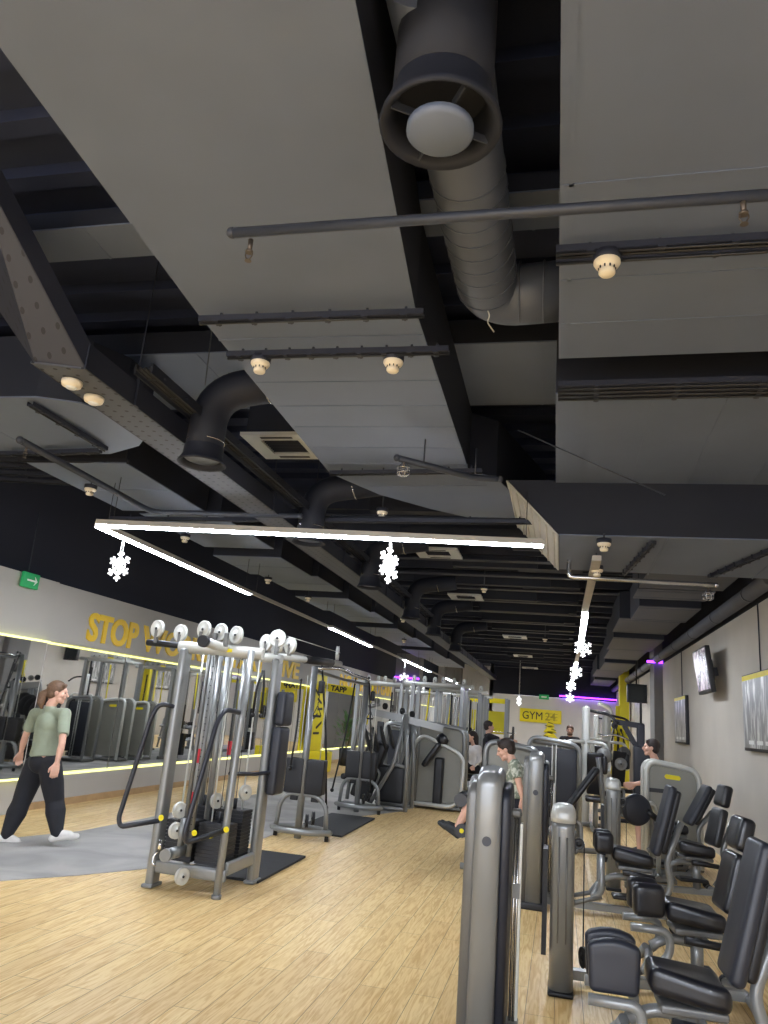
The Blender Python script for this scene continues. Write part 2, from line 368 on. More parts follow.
m_.obj('mark', BLKT, t)
# ------------------------------------------------------------------ screens and posters on the right wall
def poster(name, y0, y1, z0, z1, label, cat, group, depth=.06, hang=None):
    t = thing(name, label, cat, (XR, (y0+y1)/2, (z0+z1)/2), 0, group)
    L, H = abs(y1-y0), z1-z0
    MB().box((-depth/2-.002, 0, 0), (depth, L, H), bev=.006).obj('frame', BLACK, t)
    MB().box((-depth-.004, 0, -.02), (.006, L-.05, H-.11)).obj('print', POSTER, t, 'grey and white figure print')
    MB().box((-depth-.004, 0, H/2-.045), (.006, L-.05, .06)).obj('header', YEL, t, 'yellow header strip')
    l = MB()
    for k in range(3): l.box((-depth-.009, -L*.3+k*L*.26, -H/2+.1), (.004, L*.18, .045))
    l.obj('caption_block', WHITE, t)
    MB().cyl((-.012, 0, H/2), (-.012, 0, 3.24-(z0+z1)/2), .008).obj('conduit', PIPE, t)
    return t
poster('framed_poster', 10.5, 9.0, 1.52, 2.43, 'large framed poster with yellow header at the right edge', 'poster', 'framed posters on the right wall')
poster('framed_poster', 16.5, 15.1, 1.50, 2.38, 'framed poster with yellow header between the television and the grey column', 'poster', 'framed posters on the right wall')
for k, (a, b) in enumerate(((23.5, 25.0), (27.8, 29.3))):
    poster('framed_poster', b, a, 1.80, 2.75, ['framed poster just beyond the grey column on the right', 'farthest framed poster, past the yellow column on the right'][k], 'poster', 'framed posters on the right wall')
t = thing('television', 'tilted wall television hanging high on the right wall', 'television', (XR-.22, 12.2, 2.60))
t.rotation_euler = (0, -.12, .0)
MB().box((0, 0, 0), (.07, 1.05, .66), bev=.012).obj('casing', BLACK, t)
MB().box((-.037, 0, .01), (.004, .99, .58)).obj('screen', SCREEN, t)
MB().box((.10, 0, -.02), (.17, .1, .12)).box((.07, 0, 0), (.08, .34, .3)).obj('wall_bracket', BLACK, t)
t = thing('television', 'dark television facing the room beyond the grey column', 'television', (2.02, 22, 2.68)); t.rotation_euler = (0, 0, .1)
MB().box((0, 0, 0), (.52, .12, .5), bev=.012).obj('casing', BLACK, t); MB().box((0, -.062, .01), (.46, .004, .43)).obj('screen', mat('screen_off', (22, 30, 34), .2), t)
MB().cyl((0, .03, .25), (0, .03, 2.0), .02).obj('ceiling_pole', BLACK, t)
# ------------------------------------------------------------------ ducts under the ceiling
def duct_box(label, foot, z0, z1, seams=(), m=DUCT, side=DUCTD, name='air_duct'):
    """sheet-metal duct: dark sides and top, grey underside panel with standing seams"""
    t = thing(name, label, 'duct', (foot[0][0], foot[0][1], z0)); o = Vector((foot[0][0], foot[0][1], z0))
    MB().prism([Vector((x, y, z0+.012))-o for x, y in foot], (0, 0, z1-z0-.012)).obj('duct_body', side, t)
    b = MB(); b.prism([Vector((x, y, z0))-o for x, y in foot], (0, 0, .01))
    for (a, c) in seams:
        a, c = Vector((a[0], a[1], z0)), Vector((c[0], c[1], z0)); b.tube([a-o, c-o], .006, sq=(.009, .004))
    b.obj('underside_panel', m, t)
    return t
x_l, x_r = -2.06, -.80
duct_box('wide flat grey duct with a long clean underside at the upper left, nearest part', [(-1.62, -2.5), (-.32, -2.5), (-.80, 3.51), (-2.05, 3.45)], 3.7, 4.25, [((-1.86, .9), (-.62, .95))])
duct_box('wide flat grey duct continuing beyond the first cable tray, seamed crosswise', [(-2.05, 3.45), (-.80, 3.51), (-.82, 6.2), (-2.12, 6.3)], 3.7, 4.25,
    [((-2.06, y), (-.81, y+.03)) for y in (3.75, 4.35, 4.75, 5.15, 5.6, 6.0)])
duct_box('curved grey tail of the wide duct with a rounded edge above the crossing lamp', [(-2.12, 6.3), (-.82, 6.2), (-.6, 6.4), (-.2, 7.9), (-.55, 7.95), (-.95, 7.8), (-1.36, 7.45), (-1.8, 6.95)], 3.7, 4.25, [((-1.9, 6.7), (-.7, 6.6))])
duct_box('wide grey duct along the upper right with crosswise seams, near part', [(-.02, -2.5), (2.28, -2.5), (2.28, 4.08), (-.05, 4.12)], 3.7, 4.3,
    [((-.04, y), (2.27, y-.03)) for y in (1.0, 2.62, 3.3, 3.72)]+[((.01, -2), (-.0, 4.08))])
duct_box('grey duct on the right behind the dark tray, with lengthwise seams', [(-.07, 4.62), (2.28, 4.55), (2.28, 6.5), (-.08, 6.5)], 3.7, 4.3,
    [((x, 4.6), (x+.02, 6.48)) for x in (.12, .55, 1.0, 1.5)])
# crossing duct with slanting, ridged end
t = thing('air_duct', 'low crossing duct on the right with a slanting ribbed end', 'duct', (-.04, 6.5, 3.22)); o = Vector((-.04, 6.5, 3.22))
f0 = [Vector(p)-o for p in ((-.04, 6.5, 3.23), (2.29, 6.5, 3.23), (2.29, 6.5, 3.72), (-.5, 6.5, 3.72))]
MB().prism(f0, (0, 1.62, 0)).obj('duct_body', DUCTD, t)  # body of the crossing duct, darker than its underside
b = MB(); b.prism([Vector(p)-o for p in ((-.04, 6.5, 3.22), (2.29, 6.5, 3.22), (2.29, 8.12, 3.22), (-.04, 8.0, 3.22))], (0, 0, .01))
for x in (.9, 1.9): b.tube([(x, 0, 0), (x, 1.6, 0)], .01, sq=(.004, .01))
b.obj('underside_panel', DUCT, t)
e = MB(); P = [Vector(p)-o for p in ((-.045, 6.5, 3.222), (-.51, 6.5, 3.72), (-.51, 8.05, 3.72), (-.045, 8.05, 3.222))]; e.prism(P, (-.008, 0, -.006))
for k in range(7):
    u = (k+.5)/7; a_ = P[0].lerp(P[1], u); c_ = P[3].lerp(P[2], u); e.tube([a_+Vector((-.012, .02, -.01)), c_+Vector((-.012, -.02, -.01))], .008, n=6)
e.obj('ribbed_end_panel', mat('galvanised', (196, 192, 182), .4, .3, .05, 6), t, 'bright ribbed metal end')
# higher ducts crossing above the two wide ones
def cross(y_px0, y_px1, px, z, label, x0=-6.0, x1=2.25, dz=.35):
    ya, yb = at(px, y_px0, 'z', z).y, at(px, y_px1, 'z', z).y
    return duct_box(label, [(x0, yb), (x1, yb), (x1, ya), (x0, ya)], z, z+dz, [((x, yb), (x, ya)) for x in (-5, -3.9, -2.9, -1.1, -.2, 1.2)])
cross(192, 230, 530, 4.3, 'narrow crossing duct high above the round ventilation tube', dz=.12)
cross(343, 405, 510, 4.25, 'crossing duct high up behind the round ventilation tube', dz=.2)
# left trunk and the row along the left wall
duct_box('broad grey duct trunk at the left edge beside the punched tray', [(-6.7, 4.25), (-3.75, 4.3), (-3.45, 4.42), (-3.3, 4.7), (-3.32, 5.1), (-3.5, 5.3), (-3.9, 5.5), (-6.7, 5.55)], 3.6, 4.1, [((-4.6, 4.3), (-4.6, 5.5)), ((-5.6, 4.3), (-5.6, 5.5))])
ys = [5.75, 7.4, 7.75, 9.5, 9.8, 11.2, 11.5, 13.0, 13.4, 15.2, 15.5, 17.4, 17.9, 20, 20.4, 23, 23.5, 26.5, 27, 31.5]
ORD = ['first', 'second', 'third', 'fourth', 'fifth', 'sixth', 'seventh', 'eighth', 'ninth', 'tenth', 'eleventh', 'twelfth']
for i in range(0, len(ys), 2):
    duct_box('%s grey duct section from the camera in the left ceiling row' % ORD[i//2], [(-4.95, ys[i]), (-3.9, ys[i]), (-3.9, ys[i+1]), (-4.95, ys[i+1])], 3.6 if i % 4 == 0 else 3.66, 4.12,
        [((-4.94, (ys[i]+ys[i+1])/2), (-3.91, (ys[i]+ys[i+1])/2))])
ys = [8.5, 10.0, 10.4, 11.2, 11.5, 13.0, 13.3, 15.2, 15.6, 18, 18.4, 21, 21.5, 24.5, 25, 28.5, 29, 33]
for i in range(0, len(ys), 2):
    x0 = [.95, .98, 1.1, .95, 1.0, 1.1, 1.15, 1.1, 1.2][i//2]
    duct_box('%s dark grey duct section from the camera in the right ceiling row' % ORD[i//2], [(x0, ys[i]), (1.95, ys[i]), (1.95, ys[i+1]), (x0, ys[i+1])], 3.42 if i % 4 == 0 else 3.48, 3.95,
        [((x0+.01, ys[i]+.15), (1.94, ys[i]+.15)), ((x0+.01, ys[i+1]-.15), (1.94, ys[i+1]-.15))], m=mat('duct_charcoal', (68, 71, 80), .6, 0, .05, 3))
t = thing('ventilation_pipe', 'long round grey pipe high along the right wall', 'pipe', (2.17, 8.6, 3.33))
MB().cyl((0, 0, 0), (0, 25.3, 0), .09, n=16).obj('pipe', MATS['tube_dark'] if 'tube_dark' in MATS else mat('tube_dark', (82, 84, 92), .5, 0, .05, 4), t)
cl = MB()
for k in range(12): cl.cyl((0, 1+2*k, 0), (0, 1.05+2*k, 0), .097, n=16)
cl.obj('collar', PIPE, t)
# big round tube with bell diffuser
c = Vector((-.425, 2.02, 3.50))
t = thing('ventilation_tube', 'large round ventilation tube with a bell diffuser at the top of the view', 'ventilation', c)
a1 = at(468, 175, 'z', 4.0); a2 = at(487, 283, 'z', 4.0)
MB().tube([(0, 0, .12), (.0, 0, .55), (.0, -.25, .75), (.0, -.5, .8)], .17, .22, 22, 8).obj('upper_elbow', DUCTD, t, 'black elbow above the diffuser')
bl = MB().lathe([(.165, .16), (.17, .1), (.185, .045), (.2, .01), (.205, -.012), (.196, -.02), (.175, .0), (.158, .03), (.15, .07), (.148, .12)], n=32); bl.obj('bell', DUCTD, t)
dd = MB().lathe([(0, -.045), (.098, -.045), (.112, -.035), (.112, -.015), (.09, .0), (0, .01)], n=28)
dd.obj('diffuser_disc', DUCT, t, 'grey centre disc')
fins = MB()
for k in range(4): fins.box((.132*math.cos(k*PI/2+.6), .132*math.sin(k*PI/2+.6), .005), (.09, .006, .03), rz=k*PI/2+.6)
fins.obj('disc_bracket', PIPE, t)
sp = MB(); p0 = a1-c; p1 = a2-c; p2 = Vector((-.03, a2.y+.12, 4.0))-c
back = p0+(p0-p1).normalized()*1.0
path = [back, p1+(p1-p0).normalized()*.16, p2]
sp.tube(path, .172, .25, 22, 8)
for k in range(9):
    q = p0.lerp(p1, k/8*1.05-.05); d = (p1-p0).normalized(); sp.cyl(q, q+d*.008, .1765, n=22)
for k, u in enumerate((.3, .62)):
    q = Vector((p1.x+(p2.x-p1.x)*u+.05, p2.y, p2.z)); sp.cyl(q, q+Vector((.008, 0, 0)), .1765, n=22)
sp.obj('spiral_tube', mat('tube_grey', (78, 84, 98), .45, .1, .05, 4), t)
# small elbows with bells along the punched tray
def elbow(y, label, x=-2.58, z=3.25, first=None):
    if first: return dup(first, label, (x, y, z))
    t = thing('ventilation_elbow', label, 'ventilation', (x, y, z), 0, 'elbow vents along the punched tray')
    MB().tube([(0, 0, .03), (.0, .02, .56), (.75, .06, .68)], .138, .34, 18, 8).obj('elbow_tube', DUCTD, t)
    MB().lathe([(.142, .12), (.145, .05), (.165, .012), (.178, -.008), (.17, -.014), (.14, .01), (.132, .05)], n=26).obj('bell', DUCTD, t)
    MB().lathe([(0, .02), (.12, .02), (.132, .03), (.12, .045), (0, .05)], n=20).obj('damper_disc', DUCT, t)
    MB().cyl((.42, .05, .625), (.43, .05, .627), .144, n=18).cyl((.0, .01, .16), (.0, .01, .17), .142, n=18).cyl((.43, .05, .75), (.43, .05, 1.4), .005, n=6).obj('clamp_band', CHROME, t)
    return t
e0 = elbow(4.72, 'elbow vent with a flared mouth nearest the camera beside the wide grey duct')
for y, s in ((7.2, 'second elbow vent, behind the near one, above the crossing lamp'), (9.85, 'third elbow vent along the punched tray'), (12.9, 'fourth elbow vent along the punched tray'), (15.4, 'fifth elbow vent along the punched tray'), (18.8, 'farthest elbow vent along the punched tray')):
    elbow(y, s, first=e0)
# punched metal tray along the room
t = thing('cable_tray', 'long punched metal cable tray running down the room on the left', 'cable tray', (-2.9, 3.44, 3.4))
MB().prism([(-.15, -.04, 0), (.15, .06, 0), (.15, 31, 0), (-.15, 31, 0)], (0, 0, .012)).obj('punched_bottom', TRAY, t)
sd = MB(); sd.box((-.15, 15.5, .08), (.012, 31, .16)).box((.15, 15.55, .08), (.012, 31, .16))
for k in range(24): sd.box((.16, .6+k*1.25, .1), (.02, .05, .2)); sd.cyl((.13, .6+k*1.25, .1), (.13, .6+k*1.25, 1.2), .004, n=5)
sd.obj('side_rail', TRAYD, t)
t = thing('cable_tray', 'short punched tray section running diagonally to the left edge of the view', 'cable tray', (-2.9, 3.46, 3.4)); t.rotation_euler.z = 0
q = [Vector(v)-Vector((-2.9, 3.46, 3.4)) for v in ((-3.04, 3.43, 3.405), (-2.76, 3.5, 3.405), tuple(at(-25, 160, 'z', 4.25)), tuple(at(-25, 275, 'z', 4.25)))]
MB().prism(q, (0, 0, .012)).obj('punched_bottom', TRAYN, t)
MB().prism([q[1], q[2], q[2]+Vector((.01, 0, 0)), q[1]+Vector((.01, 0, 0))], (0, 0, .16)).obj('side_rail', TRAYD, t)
t = thing('cable_tray', 'dark slotted tray beside the punched tray', 'cable tray', (-2.66, 3.9, 3.60))
b = MB(); b.box((-.04, 6, 0), (.012, 12, .07)).box((.08, 6, 0), (.012, 12, .07))
for k in range(40): b.box((.02, .15+.3*k, -.005), (.16, .02, .008))
b.obj('tray_ladder', DUCTD, t); cbm = MB()
for k in range(4): cbm.tube([(-.04+.035*k, 0, -.0), (-.03+.035*k, 6, .005), (-.04+.035*k, 12, 0)], .012, n=6)
cbm.obj('cable', CABLE, t)
def rail(label, p, q, w=.04, clips=6, name='cable_rail', m=TRAYD, cables=1):
    p, q = Vector(p), Vector(q); d = q-p; L = d.length; t = thing(name, label, 'rail', p, math.atan2(d.y, d.x))
    b = MB(); b.box((L/2, 0, 0), (L, w, .012)).box((L/2, w/2, .012), (L, .006, .03)).box((L/2, -w/2, .012), (L, .006, .03))
    for k in range(clips): b.box((L*(k+.5)/clips, 0, -.008), (.03, w+.01, .01)).box((L*(k+.5)/clips, w/2+.01, .03), (.012, .012, .08))
    b.obj('rail', m, t); b = MB()
    for k in range(cables): b.cyl((0, -w/2+w*(k+.5)/cables, -.012), (L, -w/2+w*(k+.5)/cables, -.012), .007, n=6)
    b.obj('cable', CABLE, t); return t
rail('cable rail crossing under the wide duct at its first joint', at(200, 322, 'z', 3.62), at(424, 315, 'z', 3.62), .045)
rail('punched rail carrying two smoke detectors under the wide duct', at(228, 357, 'z', 3.6), at(449, 352, 'z', 3.6), .05, 9)
rail('cable rail under the end of the wide duct', at(330, 474, 'z', 3.64), at(482, 472, 'z', 3.64), .04, 7)
rail('dark wide tray crossing under the right duct', at(558, 393, 'z', 3.58), at(768, 387, 'z', 3.58)+Vector((1.1, 0, 0)), .22, 5, cables=4)
rail('upper cable rail with a smoke detector crossing the right duct', at(556, 254, 'z', 3.62), at(768, 241, 'z', 3.62)+Vector((.9, 0, 0)), .05, 6, cables=2)
rail('thin cable rail parallel to the one with the right smoke detector', at(556, 262, 'z', 3.6), at(768, 249, 'z', 3.6)+Vector((.9, 0, 0)), .02, 4)
rail('cable rail with clips rising beside the two hanging smoke detectors', (.75, 6.6, 3.19), (.62, 8.0, 3.19), .04, 7)
rail('cable rail with clips on the low crossing duct near the right wall', (1.75, 6.6, 3.19), (1.45, 8.0, 3.19), .05, 8)
rail('cable rail crossing the left trunk duct', at(0, 455, 'z', 3.55), at(100, 452, 'z', 3.55), .05, 4)
rail('cable rail along the left trunk duct towards the left wall', at(30, 405, 'z', 3.56), at(105, 450, 'z', 3.56), .05, 4)
for k, y in enumerate((461, 467, 474, 481)):
    rail(['first', 'second', 'third', 'fourth'][k]+' of the thin parallel rails crossing above the left snowflake, from the camera', at(0, y-1, 'z', 3.62), at(128+8*k, y+1+2*k, 'z', 3.62), .03, 3)
rail('long cable rail crossing the ceiling just above the crossing lamp', at(110, 519, 'z', 3.5), at(545, 523, 'z', 3.5), .04, 10)
# heating / sprinkler pipes
def pipe(label, pts, r, name='sprinkler_pipe', m=PIPE, heads=(), fil=.08, hang=0, cat='pipe'):
    pts = [Vector(p) for p in pts]; t = thing(name, label, cat, pts[0]); o = pts[0]
    b = MB().tube([p-o for p in pts], r, fil, 12); b.obj('pipe', m, t)
    b = MB()
    for p in pts[:1]+pts[-1:]: b.ball(p-o, r*1.12, n=6)
    for k in range(hang):
        u = (k+.5)/hang; p = pts[0].lerp(pts[-1], u)-o; b.cyl(p, p+Vector((0, 0, .22)), .006, n=6)
    b.obj('end_cap', m, t)
    for h in heads:
        h = Vector(h)-o; b = MB(); b.cyl(h, h-Vector((0, 0, .05)), .011, .009).cyl(h-Vector((0, 0, .05)), h-Vector((0, 0, .06)), .016); b.tube([h+Vector((.012, 0, -.05)), h+Vector((.016, 0, -.075)), h+Vector((0, 0, -.095))], .003, .01, 5); b.tube([h+Vector((-.012, 0, -.05)), h+Vector((-.016, 0, -.075)), h+Vector((0, 0, -.095))], .003, .01, 5); b.cyl(h-Vector((0, 0, .095)), h-Vector((0, 0, .098)), .014)
        b.obj('sprinkler_head', mat('bronze', (96, 86, 78), .4, .5, .1, 9), t)
    return t
pA, pB = at(232, 233, 'z', 3.42), at(768, 195, 'z', 3.42)
pipe('long dark sprinkler pipe crossing the whole view under both wide ducts', [pA, pB+(pB-pA)*.3], .021, heads=[at(251, 240, 'z', 3.41), at(743, 200, 'z', 3.41)])
pipe('dark sprinkler pipe at the left edge pointing to the glowing corner', [at(20, 440, 'z', 3.4), at(152, 512, 'z', 3.4), at(300, 516, 'z', 3.4)], .028, fil=.15, heads=[at(27, 446, 'z', 3.39)])
p0 = at(397, 458, 'z', 3.5)
t = pipe('short dark sprinkler pipe under the end of the wide duct', [p0, at(475, 478, 'z', 3.5), at(500, 479, 'z', 3.5)], .026, heads=[at(404, 461, 'z', 3.49)], hang=2)
def cage(parent_t, w):
    o = Vector(w)-Vector(parent_t.location); b = MB()
    for k in range(6):
        a = k*PI/3; c_, s_ = math.cos(a), math.sin(a)
        b.tube([o+Vector((.02*c_, .02*s_, 0)), o+Vector((.05*c_, .05*s_, -.03)), o+Vector((.045*c_, .045*s_, -.09)), o+Vector((0, 0, -.105))], .003, .01, 5, 3)
    for z, r in ((-.035, .05), (-.075, .048)):
        b.tube([o+Vector((r*math.cos(k*PI/6), r*math.sin(k*PI/6), z)) for k in range(13)], .003, .001, 5, 1)
    b.obj('guard_cage', CHROME, parent_t)
cage(t, at(404, 464, 'z', 3.47))
q0 = at(569, 567, 'z', 3.15)
t = pipe('bright steel sprinkler pipe under the low crossing duct on the right', [q0+Vector((0, 0, .3)), q0-Vector((0, 0, .0)), q0-Vector((0, 0, .1)), at(716, 585, 'z', 3.02)], .022, m=CHROME, heads=[at(708, 588, 'z', 3.02)], fil=.06)
cage(t, at(708, 590, 'z', 3.0))
pipe('thin steel pipe running across behind the crossing lamp', [at(300, 517, 'z', 3.55), at(545, 520, 'z', 3.55)], .018, name='steel_pipe')
# smoke detectors
def smoke(label, p, stem=0):
    t = thing('smoke_detector', label, 'smoke detector', p, 0, 'round smoke detectors under the ducts')
    MB().lathe([(0, .06), (.062, .06), (.062, .03), (.058, .022), (.05, .018)], n=24).obj('mounting_ring', TRAYD, t)
    MB().lathe([(.055, .04), (.058, .012), (.05, -.002), (.036, -.008), (.034, -.012), (.034, -.02)], n=24).obj('body', BEIGE, t)
    MB().lathe([(.034, -.02), (.036, -.024), (.036, -.036), (.03, -.044), (0, -.046)], n=24).obj('sensor_cap', BEIGE, t)
    if stem: MB().cyl((0, 0, .06), (0, 0, stem-p[2]), .008, n=8).obj('drop_rod', PIPE, t)
    b = MB()
    for k in range(10): a = k*PI/5; b.box((.035*math.cos(a), .035*math.sin(a), -.014), (.006, .006, .012), rz=a)
    b.obj('vent_slot', BLACK, t); return t
s0 = smoke('cream smoke detector on the upper right rail', at(607, 266, 'z', 3.56))
for px, py, z, l in ((260, 366, 3.55, 'left one of the two smoke detectors under the wide duct'), (393, 365, 3.55, 'right one of the two smoke detectors under the wide duct'),
    (90, 491, 3.5, 'smoke detector just left of the glowing corner'), (185, 539, 3.5, 'smoke detector between the crossing lamp and the left lamp run'),
    (268, 581, 3.5, 'smoke detector past the end of the lit left lamp'), (308, 599, 3.5, 'smoke detector farther along the left duct row'), (382, 514, 3.6, 'small smoke detector under the curved duct tail'),
    (604, 546, 3.12, 'upper one of the two hanging smoke detectors on the right'), (597, 572, 3.1, 'lower one of the two hanging smoke detectors on the right'),
    (404, 641, 3.5, 'far smoke detector above the second lamp of the left run'), (545, 640, 3.6, 'far smoke detector in the middle of the ceiling'), (484, 590, 3.75, 'smoke detector beside the second ceiling cassette'), (403, 620, 3.4, 'smoke detector on the punched tray beyond the third elbow')):
    smoke(l, at(px, py, 'z', z), {3.5: 4.0, 3.6: 4.6, 3.75: 4.6, 3.12: 3.23, 3.1: 3.23, 3.4: 0}.get(z, 0))
for k, (px, py) in enumerate(((72, 383), (94, 399))):
    p = at(px, py, 'z', 3.385)
    t = thing('emergency_light', ['left', 'right'][k]+' one of the two round white lamps on the punched tray', 'emergency light', p, .2, 'round lamps on the punched tray')
    MB().lathe([(0, .012), (.062, .012), (.062, -.006), (.056, -.022), (.03, -.03)], n=28).obj('body', BEIGE, t); MB().lathe([(.034, -.028), (.03, -.036), (0, -.038)], n=20).obj('lens', WHITE, t)
# ceiling cassettes
def cassette(label, px, first=None, z=3.9, w=.62):
    p = at(px[0], px[1], 'z', z)
    if first: return dup(first, label, p)
    t = thing('ceiling_cassette', label, 'air conditioner', p, 0, 'square cassette air conditioners')
    f = MB(); 
    for s_ in (-1, 1): f.box((0, s_*.25, 0), (.64, .14, .03)).box((s_*.25, 0, 0), (.14, .36, .03))
    f.obj('frame', LIGHTM, t); g = MB()
    for k in range(9): g.box((0, -.16+.04*k, .008), (.36, .012, .012), rx=.5)
    g.box((0, 0, .02), (.36, .36, .006)); g.obj('grille', DUCTD, t)
    MB().box((0, 0, .19), (.56, .56, .32)).obj('housing', DUCTD, t)
    s = MB()
    for x in (-.22, .22):
        for y in (-.22, .22): s.cyl((x, y, .3), (x, y, .8), .005, n=5)
    s.box((0, -.25, -.017), (.3, .03, .006)).box((0, .25, -.017), (.3, .03, .006)); s.obj('hanger', CABLE, t); return t
c0 = cassette('square air conditioner cassette beside the near elbow vent', (286, 446))
for px, l in (((438, 553), 'cassette unit hanging just behind the crossing lamp'), ((466, 597), 'second cassette unit, below the crossing lamp'), ((515, 637), 'third cassette unit down the ceiling'), ((523, 656), 'fourth cassette unit down the ceiling'), ((530, 668), 'fifth cassette unit down the ceiling')):
    cassette(l, px, c0)
# dark blocks and services between the joists
r_ = random.Random(3)
for i in range(14):
    y = 8.3+i*1.55
    b = MB(); b.box((-1.1+r_.uniform(-.3, .3), y, 4.0), (r_.uniform(1.2, 2.6), .16, .22)); b.box((-.2, y+.5, 4.12), (1.0, .3, .3))
    tag(b.obj('ceiling_channel', DUCTD), ORD[i] + ' dark channel across the far ceiling' if i < 12 else ['second to last', 'last'][i-12]+' dark channel across the far ceiling', 'channel', 'dark channels between the joists')
# thin loose cable
tag(MB().tube([at(205, 385, 'z', 3.9), at(212, 330, 'z', 3.9), at(190, 250, 'z', 4.0), at(202, 240, 'z', 4.0)], .004, .1, 5).obj('loose_cable', CABLE), 'thin loose cable beside the left edge of the wide duct', 'cable')
tag(MB().tube([at(486, 306, 'z', 3.85), at(490, 316, 'z', 3.8), at(487, 322, 'z', 3.78), at(494, 332, 'z', 3.75)], .004, .05, 5).obj('loose_cable', LIGHTM), 'short pale cable dangling below the round tube', 'cable')
tag(MB().tube([at(518, 430, 'z', 3.66), at(665, 495, 'z', 3.15)], .005, .05, 6).obj('steel_wire', PIPE), 'thin steel wire slanting across the right duct', 'wire')
# ------------------------------------------------------------------ lamps
def lamp(label, p, q, lit=True, w=.085, wire=.5):
    p, q = Vector(p), Vector(q); d = q-p; L = d.length
    t = thing('linear_lamp' if lit else 'lamp_profile', label, 'lamp' if lit else 'profile', p, math.atan2(d.y, d.x), 'white linear lamps' if lit else 'unlit lamp profiles')
    MB().box((L/2, 0, .035), (L, w if lit else w*.8, .05)).obj('housing', ALU, t)
    if lit: MB().box((L/2, 0, .006), (L-.01, w*.94, .010)).obj('diffuser', LAMP, t)
    b = MB()
    for k in range(max(2, int(L/1.6))):
        x = .15+(L-.3)*k/(max(2, int(L/1.6))-1); b.cyl((x, 0, .05), (x, 0, wire), .0035, n=5)
    b.obj('hanging_wire', CABLE, t); return t
ZL = 3.1
lamp('long glowing crossing lamp spanning the middle of the view', (-4.35, 6.15, ZL), (-.17, 6.46, ZL), w=.10)
lr = [(6.2, 10.1), (14.0, 17.6), (21.3, 26.2), (29.7, 34.8), (36.5, 41.5)]
nm = ['first lit lamp of the left run, meeting the crossing lamp', 'second lit lamp of the left run', 'third lit lamp of the left run, above the cable racks', 'fourth lit lamp of the left run', 'farthest, fifth lit lamp of the left run']
for (a, b_), l in zip(lr, nm): lamp(l, (-4.38, a, ZL), (-4.45, b_, ZL))
for (a, b_), l in zip([(10.12, 13.98), (17.62, 21.28), (26.22, 29.68)], ['first unlit gap profile of the left run', 'second unlit gap profile of the left run', 'third unlit gap profile of the left run']): lamp(l, (-4.41, a, ZL), (-4.43, b_, ZL), False, w=.03)
lamp('pale unlit profile hanging below the low crossing duct on the right', (.30, 7.0, ZL), (.29, 10.3, ZL), False, w=.1, wire=.13)
lamp('first lit lamp of the right run above the snowflake', (.30, 10.32, ZL), (.34, 14.3, ZL))
lamp('unlit profile between the lit lamps of the right run', (.34, 14.32, ZL), (.34, 18.4, ZL), False, w=.09)
lamp('second lit lamp of the right run', (.34, 18.42, ZL), (.36, 24.8, ZL)); lamp('third lit lamp of the right run', (.35, 26.0, ZL), (.36, 32.0, ZL))
# unseen lamps added behind the camera, widened to brighten the near floor
for k, (x, y0, y1) in enumerate(((-4.9, -7, -.5), (1.2, -7, -.5), (-1.2, -7, -1.0), (-3.1, -7, -1.0))): lamp(['leftmost', 'rightmost', 'inner right', 'inner left'][k]+' unseen lamp added behind the viewer', (x, y0, ZL), (x, y1, ZL), w=.2)
# snowflakes
def snowflake(label, p, rz, size=.15, cord=None):
    q_ = size/.15; t = thing('snowflake_ornament', label, 'snowflake', p, rz, 'glowing snowflake ornaments')
    b = MB()
    for k in range(6):
        a = k*PI/3+PI/6; d = Vector((math.cos(a), 0, math.sin(a)))
        b.tube([(0, 0, 0), d*.15], .009, sq=(.0065, .007))
        for u, l in ((.055, .04), (.1, .045)):
            for s_ in (-1, 1):
                e = Vector((math.cos(a+s_*PI/3.2), 0, math.sin(a+s_*PI/3.2))); b.tube([d*u, d*u+e*l], .008, sq=(.006, .007))
    b.lathe([(0, -.012), (.035, -.012), (.035, .012), (0, .012)], (0, 0, 0), (0, 1, 0), 12)
    b.obj('star', FLAKE, t)
    t.scale = (q_, q_, q_); cz = max(.16, (cord or ZL-.01)-p[2])/q_
    MB().cyl((-.02, 0, .12), (-.012, 0, cz), .0025, n=5).cyl((.02, 0, .12), (.012, 0, cz), .0025, n=5).obj('cord', WHITE, t); return t
f0 = snowflake('large glowing snowflake hanging at the left corner of the lamps', at(119, 566, 'y', 6.70), -.25, .155)
for px, py, y, rz, s_, l in ((389, 565, 6.42, 1.25, .17, 'snowflake seen edge-on hanging from the middle of the crossing lamp'), (404, 678, 21.6, .2, .15, 'small snowflake under the third lamp of the left run'), (443, 687, 29.9, .2, .16, 'small snowflake under the farthest lamp of the left run'),
    (474, 699, 40.2, .3, .16, 'tiniest snowflake of the left run'), (583, 648, 14.15, .15, .17, 'largest snowflake of the right run'), (576, 672, 19.5, .2, .17, 'second snowflake of the right run'), (571, 686, 24.5, .2, .17, 'third snowflake of the right run'), (570, 698, 29, .2, .17, 'lowest snowflake of the right run'), (519, 701, 31, 1.1, .2, 'snowflake in front of the far wall left of the yellow board')):
    snowflake(l, at(px, py, 'y', y), rz, s_, 4.6 if px == 519 else None)
